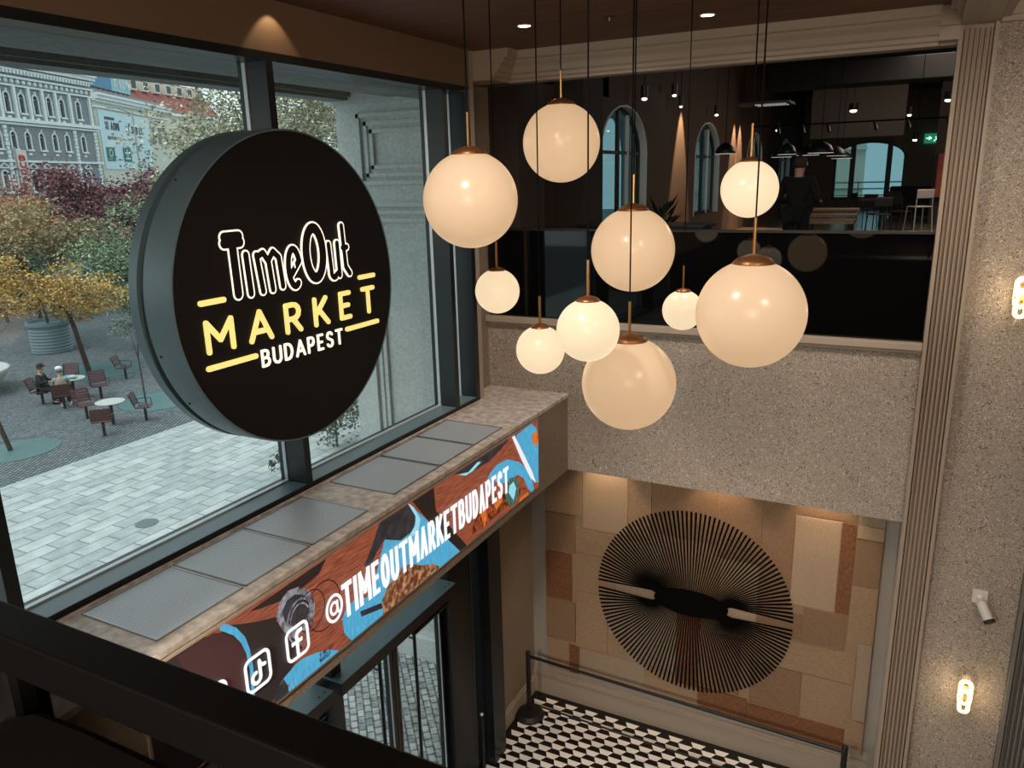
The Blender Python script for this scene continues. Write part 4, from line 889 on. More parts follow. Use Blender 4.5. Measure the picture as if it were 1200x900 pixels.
def person(lb, loc, rz, sit, top, legs, hairm, hat=None):
    t = thing('person', lb, 'person', loc, rz=rz)
    if sit:
        P_ = dict(pel=(0, 0, .56), ch=(0, .03, .88), nk=(0, .08, 1.10), hd=(0, .11, 1.22), hip=.09, kn=(.12, .44, .52), an=(.12, .42, .10), toe=(.13, .60, .04), sh=(.18, .05, 1.02), el=(.25, .14, .78), ha=(.13, .36, .80))
    else:
        P_ = dict(pel=(0, 0, .92), ch=(0, .02, 1.22), nk=(0, .0, 1.42), hd=(0, .02, 1.52), hip=.09, kn=(.10, .03, .50), an=(.10, -.02, .09), toe=(.11, .15, .04), sh=(.19, 0, 1.34), el=(.27, .0, 1.08), ha=(.20, .24, 1.05))
    pts = [(*P_['pel'], .11, .09), (*P_['ch'], .15, .11), (*P_['nk'], .055), (*P_['hd'], .085, .095), (P_['hd'][0], P_['hd'][1] + .01, P_['hd'][2] + .10, .075, .09)]
    ed = [(0, 1), (1, 2), (2, 3), (3, 4)]
    for s in (-1, 1):
        b0 = len(pts)
        for k, r in (('hp', .075), ('kn', .055), ('an', .036), ('toe', .033)):
            q = P_[k] if k != 'hp' else (.1, P_['pel'][1] + (.08 if sit else 0), P_['pel'][2] - .04); pts.append((s * q[0], q[1], q[2], r))
        ed += [(0, b0), (b0, b0 + 1), (b0 + 1, b0 + 2), (b0 + 2, b0 + 3)]
        b0 = len(pts)
        for k, r in (('sh', .055), ('el', .042), ('ha', .03)):
            q = P_[k]; pts.append((s * q[0], q[1], q[2], r))
        ed += [(1, b0), (b0, b0 + 1), (b0 + 1, b0 + 2)]
        hx_, hy_, hz_ = s * P_['ha'][0], P_['ha'][1], P_['ha'][2]
        pts.append((hx_, hy_ + .07, hz_, .024, .014)); pl_ = len(pts) - 1; ed.append((b0 + 2, pl_))
        for q, ln in zip((-.03, -.01, .01, .03), (.06, .075, .07, .055)):
            pts.append((hx_ + q, hy_ + .07 + ln * .6, hz_ - .005, .009)); pts.append((hx_ + q * 1.1, hy_ + .07 + ln, hz_ - .03, .008)); ed += [(pl_, len(pts) - 2), (len(pts) - 2, len(pts) - 1)]
        pts.append((hx_ - s * .05, hy_ + .05, hz_ - .01, .010)); ed.append((b0 + 2, len(pts) - 1))
    body = skin('body', pts, ed, 'skin', t)
    e = 1.22
    pp = [(*P_['pel'], .15, .12), (*P_['ch'], .175, .13), (P_['nk'][0], P_['nk'][1], P_['nk'][2] - .04, .075)]; ee = [(0, 1), (1, 2)]
    if not sit: pp.append((0, 0, .74, .19, .14)); ee.append((0, 3))
    for s in (-1, 1):
        b0 = len(pp)
        for k, r in (('sh', .075), ('el', .058), ('ha', .042)):
            q = P_[k]; pp.append((s * q[0], q[1], q[2], r))
        ee += [(1, b0), (b0, b0 + 1), (b0 + 1, b0 + 2)]
    skin('jacket', pp, ee, top, t)
    pp = [(P_['pel'][0], P_['pel'][1], P_['pel'][2], .17, .15)]; ee = []
    for s in (-1, 1):
        b0 = len(pp)
        for k, r in (('hp', .105), ('kn', .088), ('an', .06)):
            q = P_[k] if k != 'hp' else (.1, P_['pel'][1] + (.08 if sit else 0), P_['pel'][2] - .04); pp.append((s * q[0], q[1], q[2], r))
        ee += [(0, b0), (b0, b0 + 1), (b0 + 1, b0 + 2)]
    skin('trousers', pp, ee, legs, t)
    hd = Vector(P_['hd'])
    for s in (-1, 1):
        g = M(); q = P_['an']; tq = P_['toe']; g.tube([(s * q[0], q[1] - .05, .045), (s * tq[0], tq[1], .04), (s * tq[0], tq[1] + .05, .03)], [.05, .048, .025], 10); g.build('shoe', 'black' if not hat == 'white' else 'pearl', t, world=False, smooth=True)
    g = M(); g.ball((0, hd.y - .012, hd.z + .055), .1, 16, sz=(.098, .108, .112)); h = g.build('hair', hairm, t, world=False, smooth=True)
    for v in h.data.vertices:
        if v.co.y > hd.y + .045 and v.co.z < hd.z + .10: v.co.y = hd.y + .045
        if v.co.z < hd.z - .01: v.co.z = hd.z - .01
    for s in (-1, 1): g = M(); g.ball((s * .032, hd.y + .088, hd.z + .06), .010, 8); g.build('eye', 'black', body, world=False)
    g = M(); g.ball((0, hd.y + .10, hd.z + .03), .014, 8, sz=(.012, .02, .022)); g.build('nose', 'skin', body, world=False, smooth=True)
    g = M(); g.ball((0, hd.y + .086, hd.z - .01), .02, 8, sz=(.022, .008, .006)); g.build('mouth', mat('lips', (150, 84, 78), .6), body, world=False)
    for s in (-1, 1): g = M(); g.ball((s * .098, hd.y, hd.z + .045), .02, 8, sz=(.010, .016, .028)); g.build('ear', 'skin', body, world=False, smooth=True)
    if hat:
        g = M(); g.lathe([(.112, hd.z + .09), (.108, hd.z + .14), (.07, hd.z + .185), (0, hd.z + .195)], (0, hd.y, 0), 20); g.box(-.07, .07, hd.y + .08, hd.y + .18, hd.z + .09, hd.z + .10)
        g.build('hat', mat('cap_' + hat, (225, 225, 222) if hat == 'white' else (40, 42, 46), .8), t, world=False, smooth=True)
    return t
MT['beige_coat'] = mat('beige_coat', (158, 146, 136), .9); MT['dark_coat'] = mat('dark_coat', (38, 42, 48), .9); MT['dark_trousers'] = mat('dark_trousers', (34, 36, 42), .9)
MT['brown_hair'] = mat('brown_hair', (58, 40, 30), .8); MT['grey_hair'] = mat('grey_hair', (120, 116, 112), .8); MT['black_coat'] = mat('black_coat', (14, 14, 16), .9)
person('person in beige jacket and white cap sitting with back to us at the plaza table', (-24.47, 14.95, 0), math.atan2(.75, .6), True, 'beige_coat', 'dark_trousers', 'grey_hair', 'white')
person('person in dark jacket and dark cap sitting sideways at the left of the plaza table', (-25.7, 15.0, 0), math.atan2(-.8, .55), True, 'dark_coat', 'dark_trousers', 'brown_hair', 'dark')
person('person in black coat standing in the far dim room behind the balustrade, seen from behind', (-1.58, 12.0, 5.52), math.radians(-12), False, 'black_coat', 'black_coat', 'brown_hair')

# ---- vegetation
def tree(name, label, base, h, crowns, leafmt, n, ls, trunk_r=.09, seed=1, limbs=7, group=None, cat='tree'):
    rn = random.Random(seed); t = thing(name, label, cat, base, group)
    g = M(); bx_, by_, bz = base
    lean = (crowns[0][0] - bx_, crowns[0][1] - by_)
    top = (bx_ + lean[0] * .6, by_ + lean[1] * .6, bz + h * .55)
    g.tube([(bx_, by_, bz), ((bx_ + top[0]) / 2, (by_ + top[1]) / 2, bz + h * .3), top], [trunk_r, trunk_r * .8, trunk_r * .6], 8)
    for k in range(limbs):
        c = crowns[k % len(crowns)]; e = (c[0] + rn.uniform(-.5, .5) * c[3], c[1] + rn.uniform(-.5, .5) * c[3], c[2] + rn.uniform(-.1, .5) * c[4])
        mid = ((top[0] + e[0]) / 2 + rn.uniform(-.2, .2), (top[1] + e[1]) / 2, (top[2] + e[2]) / 2 - .1)
        st = (top[0], top[1], top[2] - rn.uniform(0, h * .15)); g.tube([st, mid, e], [trunk_r * .5, trunk_r * .3, trunk_r * .12], 6)
    g.build('trunk', 'bark', t)
    if n:
        g = M(); tw = sum(c[3] ** 2 * c[4] for c in crowns)
        for c in crowns:
            nn = int(n * c[3] ** 2 * c[4] / tw)
            subs = [(rn.gauss(0, .5), rn.gauss(0, .5), rn.gauss(0, .45)) for _ in range(34)]
            for _ in range(nn):
                s_ = rn.choice(subs); x, y, z = (s_[0] + rn.gauss(0, .17)) * c[3], (s_[1] + rn.gauss(0, .17)) * c[3], (s_[2] + rn.gauss(0, .17)) * c[4]
                q = (x / c[3]) ** 2 + (y / c[3]) ** 2 + (z / c[4]) ** 2
                if q > 1.7: continue
                p = Vector((c[0] + x, c[1] + y, c[2] + z)); a = Vector((rn.gauss(0, 1), rn.gauss(0, 1), rn.gauss(0, .6))).normalized(); b_ = a.cross(Vector((rn.gauss(0, 1), rn.gauss(0, 1), rn.gauss(0, 1)))).normalized()
                l = ls * rn.uniform(.7, 1.3)
                g.add([p - a * l, p + b_ * l * .5, p + a * l, p - b_ * l * .5], [(0, 1, 2, 3)])
        g.build('foliage', leafmt, t)
    return t
LY = leafmat('yellow_leaves', [(120, 110, 66), (206, 152, 52), (236, 206, 140), (150, 104, 48), (96, 104, 70), (222, 168, 62)])
LG = leafmat('green_leaves', [(50, 70, 52), (104, 126, 92), (190, 200, 160), (74, 94, 70), (140, 156, 112)])
LR = leafmat('red_leaves', [(64, 36, 46), (120, 60, 66), (60, 52, 64), (176, 120, 122), (92, 56, 60), (134, 70, 72)])
LP = leafmat('pale_leaves', [(120, 122, 92), (188, 182, 150), (96, 96, 72), (226, 220, 196), (140, 142, 108)])
LO = leafmat('orange_leaves', [(190, 140, 96), (166, 120, 90), (130, 110, 90), (204, 156, 96)])
LD = leafmat('dark_green_leaves', [(56, 72, 60), (78, 92, 74), (98, 110, 88)])
tree('yellow_tree', 'tree with bright yellow autumn leaves and slim dark trunk on the cobbles', (-28.3, 18.5, 0), 6, [(-28.4, 17.6, 3.3, 1.9, .85), (-28.6, 19.0, 3.0, 1.5, .8), (-28.6, 16.2, 4.0, 1.2, .7)], LY, 11000, .065, .11, 3)
LM = leafmat('beige_green_leaves', [(72, 74, 58), (206, 186, 142), (104, 92, 66), (150, 130, 90), (88, 96, 72), (196, 150, 110)])
tree('mixed_leaf_tree', 'tree with dull beige and green leaves rising behind the yellow tree', (-36.5, 22.8, 0), 7, [(-36, 21.6, 5.0, 2.2, 1.3), (-36.5, 24.0, 4.4, 2.3, 1.1), (-36, 19.8, 4.4, 1.6, 1.2)], LM, 13000, .085, .13, 21)
tree('green_tree', 'green leaved tree behind the left rim of the round sign', (-31.2, 23.6, 0), 6, [(-30.8, 22.4, 2.6, 1.6, 1.7), (-31, 23.6, 4.2, 2.0, 2.1), (-31.4, 21.6, 3.6, 1.3, 1.2)], LG, 14000, .075, .1, 4)
tree('red_tree', 'wide dark red leaved tree in front of the ornate grey building', (-45, 31, 0), 9, [(-45, 31.5, 5.9, 4.2, 2.5), (-45, 34.8, 5.2, 2.9, 2.2), (-44, 27.8, 4.7, 2.6, 1.6)], LR, 24000, .125, .2, 5)
tree('orange_tree', 'tree with faded orange leaves left of the red tree', (-42, 25.2, 0), 7, [(-42, 25.2, 5.3, 1.9, 1.2), (-42.5, 23.4, 4.9, 1.2, 1.0)], LO, 8000, .095, .12, 6)
tree('dark_shrub', 'dark green shrub at the left edge beyond the vehicle', (-44, 24.6, 0), 4, [(-44, 24.3, 3.6, 1.9, 1.5), (-42, 22.6, 2.9, 1.4, 1.2)], LD, 6000, .09, .1, 7, cat='shrub')
tree('pale_tree', 'tall sparse pale green tree close behind the top of the round sign', (-15.5, 17.0, 0), 12, [(-15.6, 15.2, 8.4, 1.8, 1.6), (-16.2, 13.9, 7.9, 1.2, 1.0), (-15.8, 17.8, 8.7, 2.0, 1.9), (-16.2, 19.5, 8.3, 1.5, 1.6), (-15.5, 16.2, 10.0, 2.6, 1.2)], LP, 26000, .055, .16, 8, 12)
tree('young_tree', 'very slim bare trunk standing right by the left rim of the round sign', (-22.5, 16.5, 0), 3.2, [(-22.5, 16.45, 2.6, .4, .4)], LG, 0, .1, .03, 9, 3)
tree('bare_tree', 'thin bare branched tree at the left edge rising from the oval grate', (-21.9, 11.65, 0), 4.2, [(-22.3, 11.0, 3.0, .9, .8)], LG, 0, .1, .07, 10, 8)
# bowl planter with bare shrub
t = thing('bowl_planter', 'big white round bowl planter cut by the left edge', 'planter', (-29.9, 14.6, 0))
g = M(); g.lathe([(.8, 0), (1.3, .25), (1.62, .7), (1.68, .82), (1.56, .82), (1.5, .72), (0, .70)], (-29.9, 14.6, 0), 36); g.build('bowl', mat('white_concrete', (196, 198, 198), .7), t, smooth=True)
t = thing('bare_shrub', 'leafless branching shrub growing in the white bowl planter', 'shrub', (-29.9, 14.9, .7)); g = M(); rn = random.Random(5)
for k in range(16):
    a = rn.uniform(0, 6.28); r_ = rn.uniform(.5, 2.0); g.tube([(-29.9, 14.9, .7), (-29.9 + .4 * r_ * math.cos(a), 14.9 + .4 * r_ * math.sin(a), 1.5), (-29.9 + r_ * math.cos(a), 14.9 + r_ * math.sin(a), rn.uniform(2.2, 3.4))], [.03, .02, .006], 5)
g.build('branches', 'bark', t)
# ribbed cylinder planter
t = thing('cylinder_planter', 'round grey blue ribbed metal planter on the cobbles left of the yellow tree trunk', 'planter', (-34, 20.7, 0)); g = M()
g.lathe([(.80, 0), (.82, .05)] + [(.80 + .02 * (k % 2), .08 + k * .07) for k in range(16)] + [(.88, 1.22), (.88, 1.38), (.80, 1.38), (.78, 1.25), (0, 1.25)], (-34, 20.7, 0), 36); g.build('tub', mat('blue_grey_metal', (112, 130, 136), .5), t)
tree('planted_tree', 'small pale trunk and dark leaves rising from the ribbed metal planter', (-34, 20.7, 1.25), 2.6, [(-34, 20.4, 3.6, 1.1, .8)], LD, 900, .12, .07, 12)
# small plants by the pier, stone block
tree('low_shrub', 'small dry shrub on the paving at the foot of the sign mullion', (-13.0, 13.0, 0), .8, [(-13.0, 13.1, .45, .35, .4)], LD, 500, .05, .03, 14, cat='shrub')
tree('low_shrub', 'bushy grey green shrub behind the lower right of the round sign', (-13.6, 15.6, 0), 1.6, [(-13.6, 15.6, 1.1, .8, .9)], LD, 1400, .06, .03, 15, cat='shrub')
t = thing('planter_box', 'small dark square planter box standing beside the portico pier', 'planter', (-10.6, 12.4, 0))
g = M(); g.box(-10.9, -10.3, 12.1, 12.16, 0, .6); g.box(-10.9, -10.3, 12.64, 12.7, 0, .6); g.box(-10.9, -10.84, 12.16, 12.64, 0, .6); g.box(-10.36, -10.3, 12.16, 12.64, 0, .6); g.build('box', mat('slate_box', (70, 88, 96), .6), t)
M().box(-10.84, -10.36, 12.16, 12.64, 0, .45).build('gravel', 'pearl', t)
# vehicle at the left edge
t = thing('parked_van', 'dark teal parked van cut by the left edge beyond the cobbles', 'van', (-48, 25.6, 0)); cm = mat('teal_car_paint', (30, 56, 60), .3)
g = M(); g.prism([(-2.4, .35), (-2.4, 1.1), (-2.25, 1.9), (-1.9, 2.05), (1.3, 2.05), (1.9, 1.35), (2.4, 1.15), (2.5, .35)], lambda u, v, w: (-48 + w, 25.4 + u, v), -.95, .95); fixn(g.build('body', cm, t, bevel=.05))
g = M(); g.box(-47.045, -47.03, 23.4, 26.6, 1.3, 1.85); g.build('side_windows', 'gloss_black', t)
g = M(); g.box(-47.04, -47.02, 23.2, 27.7, .72, .78); g.build('side_trim', 'pearl', t)
for y in (23.8, 27.0):
    for x in (-47.15, -48.85): g = M(); g.lathe([(.0, -.12), (.33, -.12), (.36, 0), (.33, .12), (0, .12)], (x, y, .36), 24, 'x'); fixn(g.build('wheel', 'black', t))
t = thing('street_banner', 'tall narrow white and red vertical banner in front of the ornate building', 'banner', (-50, 30.6, 0)); g = M(); g.tube([(-50, 30.3, 0), (-50, 30.3, 9.6)], .07); g.build('pole', 'steel', t)
g = M(); g.box(-50.02, -49.98, 30.37, 31.0, 4.8, 9.4); g.build('cloth', 'pearl', t)
g = M(); zz = 9.1
for ch in 'BUDAPEST':
    g.strokes([[(30.52 + b_ * .9 * 0 + a * .32, zz - .3 + b_ * .26) for a, b_ in ln] for ln in FONT[ch]], .045, YZ, -49.98, -49.96, n=4); zz -= .42
g.build('lettering', mat('banner_red', (176, 40, 48), .6), t)
t = thing('street_lamp', 'slim grey street lamp pole before the pale advertisement wall', 'street lamp', (-52, 40.6, 0)); g = M(); g.tube([(-52, 40.6, 0), (-52, 40.6, 12.2)], [.12, .06], 8); g.build('pole', 'steel', t)
g = M(); g.tube([(-52, 40.6, 12.2), (-51.6, 39.0, 12.5)], .04, 6); g.box(-51.8, -51.4, 38.4, 39.1, 12.45, 12.58); g.build('arm', 'steel', t)

# ---- buildings (local x along the facade, -y towards the plaza)
def bld(name, lb, p0, ang):
    return thing(name, lb, 'building', p0, rz=ang)
S = 1.7
MT['orn_stone'] = mat('ornate_grey_stone', (150, 156, 156), .85, col2=(92, 98, 104), scale=6, detail=8); MT['orn_light'] = mat('pale_ornament', (244, 248, 246), .8, col2=(196, 204, 206), scale=12, detail=8, lo=.3, hi=.6); MT['orn_glass'] = mat('dark_window_glass', (40, 50, 60), .15)
B = bld('ornate_building', 'grey ornate palace with rows of arched windows at the upper left', (-62 * S, 44.68 * S, 0), math.radians(111.1))
def ZZ(z): return 7 + (z - 7) * S
uu = lambda u: u * S
W = lambda g, nm, mt: fixn(g.build(nm, mt, B, world=False))
rows = [(12.42, 13.75, .42, 'upper'), (9.88, 11.08, .40, 'middle'), (6.9, 8.35, .46, 'lower'), (3.9, 5.6, .46, 'ground')]
us = [-1.9 - 1.5 * k for k in range(1, 10)]; us = [-1.95, -3.95, -5.4, -6.88, -8.36, -9.84, -11.3, -12.8, -14.3]
g = M()
# wall with arched holes, built storey by storey
bands = [(0, 6.2), (6.2, 9.3), (9.3, 11.9), (11.9, 14.3), (14.3, 16.3)]
for (z0, z1) in bands:
    hs = [(uu(u) - w_ / 2 * S * 1.25, uu(u) + w_ / 2 * S * 1.25, ZZ(a) if a > 0 else 0, ZZ(b_) - w_ / 2 * S * 1.25, ZZ(b_)) for (a, b_, w_, _) in rows if z0 <= a < z1 for u in us]
    rect_minus(g, lambda u, v, w: (u, w, v), uu(-16), 0, ZZ(z0) if z0 else -2, ZZ(z1), hs, 0, .6)
W(g, 'wall', 'orn_stone')
g = M(); g.box(uu(-16), -.2, .45, .5, 0, ZZ(14.2)); W(g, 'window_panes', 'orn_glass')
for (a, b_, w_, nm) in rows:
    for u in us:
        g = M(); c = uu(u); hw = w_ / 2 * S * 1.25; hwz = hw
        pts = [(c - hw - .07, ZZ(a)), (c - hw - .07, ZZ(b_) - hw)] + [(c - (hw + .07) * math.cos(PI * k / 8), ZZ(b_) - hw + (hw + .07) * math.sin(PI * k / 8)) for k in range(1, 8)] + [(c + hw + .07, ZZ(b_) - hw), (c + hw + .07, ZZ(a))]
        g.strokes([pts], .085, lambda u, v, w: (u, w, v), -.12, 0, cap='butt'); g.box(c - hw - .16, c + hw + .16, -.3, 0, ZZ(a) - .22, ZZ(a)); g.box(c - .03, c + .03, .2, .3, ZZ(a), ZZ(b_)); g.box(c - hw, c + hw, .2, .3, ZZ(b_) - hw - .05, ZZ(b_) - hw + .03)
        if nm in ('upper', 'middle'): g.box(c - .1, c + .1, -.22, 0, ZZ(b_) + .1, ZZ(b_) + .45); g.box(c - .3, c + .3, -.1, 0, ZZ(a) - .7, ZZ(a) - .4)
        if nm == 'lower': g.strokes([[(c - hw - .35, ZZ(b_) + .35), (c, ZZ(b_) + .95), (c + hw + .35, ZZ(b_) + .35), (c - hw - .35, ZZ(b_) + .35)]], .07, lambda u, v, w: (u, w, v), -.2, 0, cap='square')
        W(g, 'window_surround', 'orn_light')
g = M()
for (z0, z1, d) in ((15.75, 16.1, 1.1), (15.5, 15.75, .8), (15.3, 15.42, .45), (14.75, 14.9, .3), (14.2, 14.32, .3), (11.75, 12.0, .55), (11.55, 11.7, .3), (8.95, 9.1, .3), (6.1, 6.35, .5)): g.box(uu(-16), .35, -d, 0, ZZ(z0), ZZ(z1))
for k in range(44): g.box(uu(-15.8) + k * .6, uu(-15.8) + k * .6 + .3, -.62, 0, ZZ(15.05), ZZ(15.3))
for k in range(26): g.ball((uu(-15.7) + k * 1.02, -.1, ZZ(14.55)), .28, 8)
W(g, 'cornice', 'orn_light')
g = M()
for u in [-.5, -1.05 - 1.95] + [(us[k] + us[k + 1]) / 2 for k in range(1, 8)] + [-15.2]: g.box(uu(u) - .22, uu(u) + .22, -.3, 0, ZZ(12.0), ZZ(14.2))
for u in (-.35, -2.95, -10.6):
    for k in range(18): g.box(uu(u) - (.32 if k % 2 else .24), uu(u) + (.32 if k % 2 else .24), -.2, 0, ZZ(6.4 + k * .285), ZZ(6.4 + k * .285 + .24))
W(g, 'pilasters', 'orn_light')
g = M(); g.box(uu(-16), .3, .6, 12, 0, ZZ(16)); W(g, 'side_wall', 'orn_light')
g = M(); g.prism([(uu(-16), ZZ(16.1)), (-.3, ZZ(16.1)), (-1.5, ZZ(16.9)), (uu(-16), ZZ(17.4))], lambda u, v, w: (u, w, v), 1, 10); W(g, 'roof', mat('dark_roof', (92, 100, 104), .8, col2=(150, 158, 160), scale=3, lo=.5, hi=.6))
# advertisement building
B = bld('advert_building', 'cream building with pale printed advert covering its wall and billboards on the roof', (-64 * S, 46.3 * S, 0), math.radians(119.7))
MT['cream'] = mat('cream_render', (206, 206, 192), .8, col2=(184, 182, 166), scale=5)
g = M(); g.box(0, uu(16), 0, 12, -2, ZZ(14.3)); W(g, 'wall', 'cream')
g = M()
for (z0, z1, d) in ((14.75, 14.95, 1.0), (14.45, 14.75, .7), (14.3, 14.42, .4), (13.75, 13.9, .3)): g.box(-.2, uu(16) + .5, -d, 12, ZZ(z0), ZZ(z1))
for k in range(40): g.box(k * .68, k * .68 + .34, -.5, 0, ZZ(14.2), ZZ(14.35))
W(g, 'cornice', 'orn_light')
g = M(); g.box(0, uu(16), 0, 12, ZZ(14.95), ZZ(15.3)); W(g, 'roof', 'orn_stone')
g = M(); g.box(uu(.35), uu(11), -.12, -.02, ZZ(8.6), ZZ(13.6)); W(g, 'advert_sheet', mat('pale_blue_advert', (186, 212, 220), .7))
g = M(); FXZ = lambda u, v, w: (u, w, v)
def txt(g, s_, u, z, h, gp=.35, hw=.1, wd=.55):
    for ch in s_:
        if ch != ' ': g.strokes(glyph(ch, u, z, h * wd if ch != 'I' else .001, h), hw, FXZ, -.16, -.12, n=3)
        u += h * wd + gp
    return u
txt(g, 'XIAOMI', uu(1.4), ZZ(12.05), 1.0, .35, .12); txt(g, 'IT SERIES', uu(5.2) + .6, ZZ(12.0), .9, .3, .10, .45); txt(g, 'MASTERPIECE', uu(1.6), ZZ(11.2), .38, .2, .05)
g.box(uu(1.4), uu(3.3), -.16, -.12, ZZ(12.85), ZZ(13.1))
W(g, 'advert_lettering', mat('advert_ink', (62, 74, 86), .7))
g = M(); g.box(uu(.85), uu(2.5), -.16, -.12, ZZ(9.3), ZZ(10.5)); g.box(uu(4.2), uu(5.9), -.16, -.12, ZZ(9.3), ZZ(10.6)); W(g, 'advert_panels', mat('dark_teal_print', (44, 110, 108), .7))
g = M(); g.strokes([arc(uu(1.68), ZZ(10.0), .55, .5, 0, 360, 16)], .14, FXZ, -.19, -.16, n=3); g.strokes([[(uu(5.05), ZZ(9.6)), (uu(5.05), ZZ(10.4))], [(uu(4.6), ZZ(10.1)), (uu(5.5), ZZ(10.1))], [(uu(4.6), ZZ(9.6)), (uu(5.5), ZZ(9.6))]], .12, FXZ, -.19, -.16, n=3); txt(g, 'BUBE', uu(.98), ZZ(9.38), .3, .25, .06); W(g, 'advert_marks', 'pearl')
g = M()
for k, (a, z0) in enumerate(((9.0, 9.2), (9.9, 8.9), (9.3, 8.2))): g.strokes([arc(uu(a) - .6, ZZ(z0), .5, .55, 0, 360, 14)], .16, FXZ, -.16, -.12, n=3)
W(g, 'advert_rings', 'orn_stone')
g = M(); g.box(uu(.2), uu(8.6), .5, .7, ZZ(15.55), ZZ(18.4)); W(g, 'billboard', mat('billboard_blue', (74, 122, 156), .6))
g = M(); g.box(uu(4.6), uu(8.5), .46, .5, ZZ(15.55), ZZ(18.4)); W(g, 'billboard_light_part', mat('billboard_teal', (132, 178, 188), .6))
g = M()
for k, (s_, u, z, h) in enumerate((('DOLIPO', .8, 16.9, 1.5), ('KOLLUM', 5.3, 16.0, 1.2))):
    uq = uu(u)
    for ch in s_: g.strokes(glyph(ch, uq, ZZ(z), h * .5 if ch != 'I' else .001, h), .13, FXZ, .40, .46, n=3); uq += h * .5 + .38
W(g, 'billboard_lettering', 'pearl')
g = M(); g.strokes([arc(uu(6.5), ZZ(17.6), .8, .6, 0, 360, 14)], .2, FXZ, .40, .46, n=3); W(g, 'billboard_emblem', 'frame')
g = M()
for k in range(9): g.box(uu(.3) + k * 1.7, uu(.3) + k * 1.7 + .15, .7, .9, ZZ(15.1), ZZ(18)); g.tube([(uu(.3) + k * 1.7, .8, ZZ(15.2)), (uu(.3) + k * 1.7 + 1.6, 2.4, ZZ(15.7))], .08, 6)
for k in range(2): g.box(uu(.3), uu(8.5), .7, .8, ZZ(15.2 + .3 * k), ZZ(15.28 + .3 * k))
W(g, 'billboard_scaffold', 'frame')
g = M()
for k in range(3): g.box(uu(11.8 + 1.5 * k), uu(11.8 + 1.5 * k) + 1.1, -.06, 0, ZZ(11.2), ZZ(12.8))
W(g, 'windows', 'orn_glass')
# red roofed house
B = bld('red_roof_house', 'distant house with red tiled roof and dormer windows right of the advertisement building', (-158, 126, 0), math.radians(105)); g = M(); g.box(-6, 30, 0, 12, -2, 24.4); W(g, 'wall', 'cream')
g = M(); g.prism([(-.8, 24.0), (6, 31.5), (12.8, 24.0)], lambda u, v, w: (w, u, v), -6, 30); W(g, 'roof', mat('red_tiles', (158, 92, 88), .8, col2=(132, 70, 68), scale=8))
for k in range(8): g = M(); g.box(-4 + k * 4.2, -1.8 + k * 4.2, 2.2, 5, 28.2, 30.6); g.box(-3.6 + k * 4.2, -2.2 + k * 4.2, 2.1, 2.2, 28.6, 30.2, 1); fixn(g.build('dormer', ['cream', 'orn_glass'], B, world=False))
g = M(); g.box(-6, 30, -.8, 0, 23.2, 23.9); W(g, 'eaves', 'orn_light')

# ================================================================== FAR ROOM FURNITURE
MT['wood_top'] = mat('light_wood_top', (150, 118, 88), .4, col2=(120, 92, 68), scale=10, stretch=(1, 8, 1)); MT['chrome'] = mat('pale_chair_metal', (180, 178, 172), .35, .5)
for k, (x, y, lb) in enumerate(((-1.05, 12.9, 'nearest long wooden table right of the standing person'), (-1.15, 14.6, 'second long wooden table right of the standing person'), (-1.25, 16.6, 'third long wooden table, before the far window'))):
    t = thing('long_table', lb, 'table', (x, y, 5.52), 'long wooden tables in the far room')
    g = M(); g.box(x - .75, x + .2, y - .35, y + .35, 6.22, 6.26); g.build('tabletop', 'wood_top', t)
    for sx in (-.65, .1):
        for sy in (-.28, .28): g = M(); g.box(x + sx - .02, x + sx + .02, y + sy - .02, y + sy + .02, 5.52, 6.22); g.build('leg', 'black', t)
def far_chair(x, y, rz, lb, mt='black', hs=.45, hb=.82):
    t = thing('cafe_chair', lb, 'chair', (x, y, 5.52), 'cafe chairs in the far room', rz)
    g = M(); g.box(-.2, .2, -.2, .2, hs - .03, hs); g.build('seat', mt, t, world=False, bevel=.01)
    g = M(); g.box(-.2, .2, -.22, -.195, hb - .2, hb); g.build('backrest', mt, t, world=False, bevel=.01)
    for sx in (-.19, .19):
        g = M(); g.tube([(sx, -.2, hb), (sx, -.19, hs), (sx * 1.15, -.24, 0)], .013, 6); g.build('leg', mt, t, world=False)
        g = M(); g.tube([(sx, .19, hs), (sx * 1.15, .23, 0)], .013, 6); g.build('leg', mt, t, world=False)
for (x, y, r, lb) in ((-.85, 20.5, .4, 'dark cafe chair left of centre under the far arched window'), (-1.3, 23.0, 2.6, 'dark cafe chair deep in the far room left of the window post'), (-.45, 21.8, -.6, 'dark cafe chair at the right end of the far tables'), (-.75, 25.5, 3.0, 'dark cafe chair closest to the far end wall'), (-1.9, 24.6, 1.2, 'dark cafe chair below the left part of the far window')): far_chair(x, y, r, lb)
far_chair(-.02, 21.0, .5, 'pale metal framed high chair by the right end of the far room', 'chrome', .6, .98)
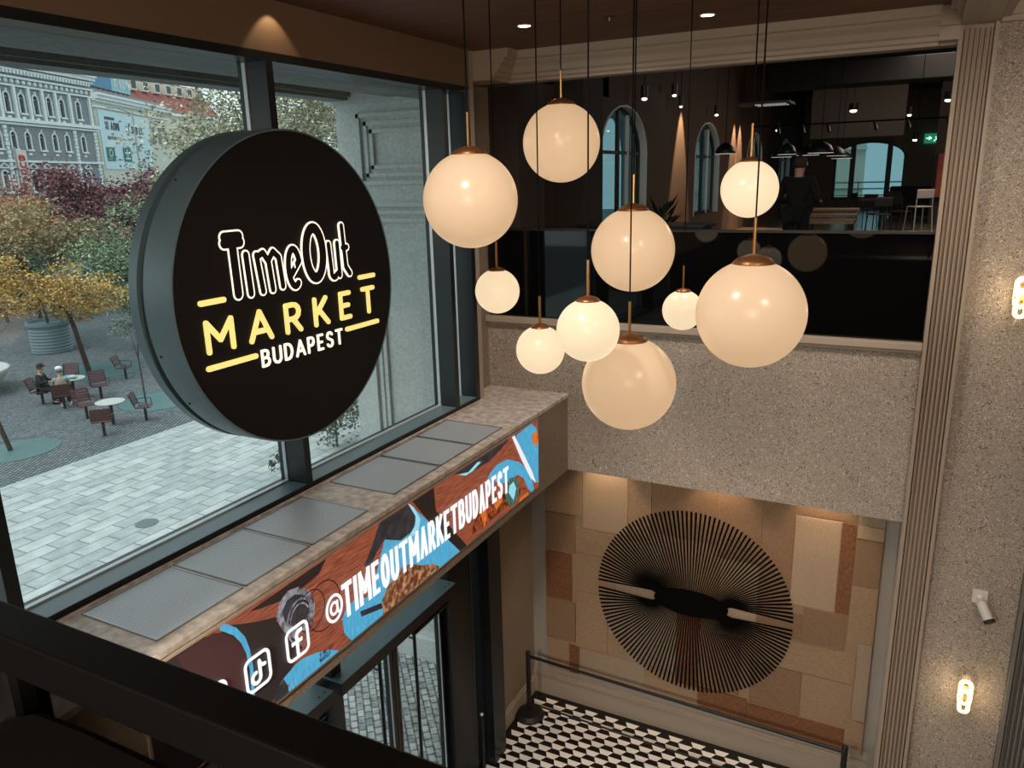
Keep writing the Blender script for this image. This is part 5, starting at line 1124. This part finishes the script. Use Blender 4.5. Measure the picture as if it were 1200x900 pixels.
t = thing('cafe_table', 'dark square cafe table among chairs below the far arched window', 'table', (-.9, 22.5, 5.52)); g = M(); g.box(-1.4, -.4, 22.2, 22.9, 6.2, 6.24); g.build('tabletop', 'black', t); g = M(); g.tube([(-.9, 22.5, 5.52), (-.9, 22.5, 6.2)], .04); g.build('leg', 'black', t)
t = thing('banquette', 'low dark sofa against the right of the far end wall', 'sofa', (-.2, 27, 5.52)); g = M(); g.box(-.9, .5, 26.7, 27.4, 5.6, 6.0); g.build('seat', 'blackfabric', t, bevel=.05); g = M(); g.box(-.9, .5, 27.3, 27.5, 5.9, 6.45); g.build('backrest', 'blackfabric', t, bevel=.05); g = M(); g.box(-.85, .45, 26.75, 27.4, 5.52, 5.6); g.build('base', 'black', t)
t = thing('bar_counter', 'long low black counter along the opening below the arched windows', 'counter', (-3.0, 9.6, 5.52)); g = M(); g.box(-3.85, -2.3, 9.3, 9.9, 5.52, 6.36); g.build('body', 'black', t); g = M(); g.box(-3.85, -2.25, 9.25, 9.95, 6.36, 6.40); g.build('top', 'frame_dark', t, bevel=.005)
t = thing('potted_plant', 'dark spiky leaved plant in front of the warm lit wall between arched windows', 'plant', (-3.4, 11.5, 5.52)); g = M(); g.lathe([(.14, 5.52), (.2, 5.9), (.21, 5.92), (.17, 5.92), (0, 5.88)], (-3.4, 11.5, 0), 20); g.build('pot', 'black', t)
g = M(); rn = random.Random(3)
for k in range(46):
    a = rn.uniform(0, 6.28); l = rn.uniform(.25, .6); z = rn.uniform(6.0, 6.45); x, y = -3.4 + .05 * math.cos(a), 11.5 + .05 * math.sin(a)
    p = Vector((x, y, z)); d = Vector((math.cos(a), math.sin(a), rn.uniform(.1, 1.1))).normalized(); q = Vector((-math.sin(a), math.cos(a), 0))
    g.add([p, p + d * l * .5 + q * .03, p + d * l, p + d * l * .5 - q * .03], [(0, 1, 2, 3)])
g.tube([(-3.4, 11.5, 5.88), (-3.4, 11.5, 6.4)], .02)
g.build('foliage', mat('dark_leaf', (34, 42, 32), .6), t)
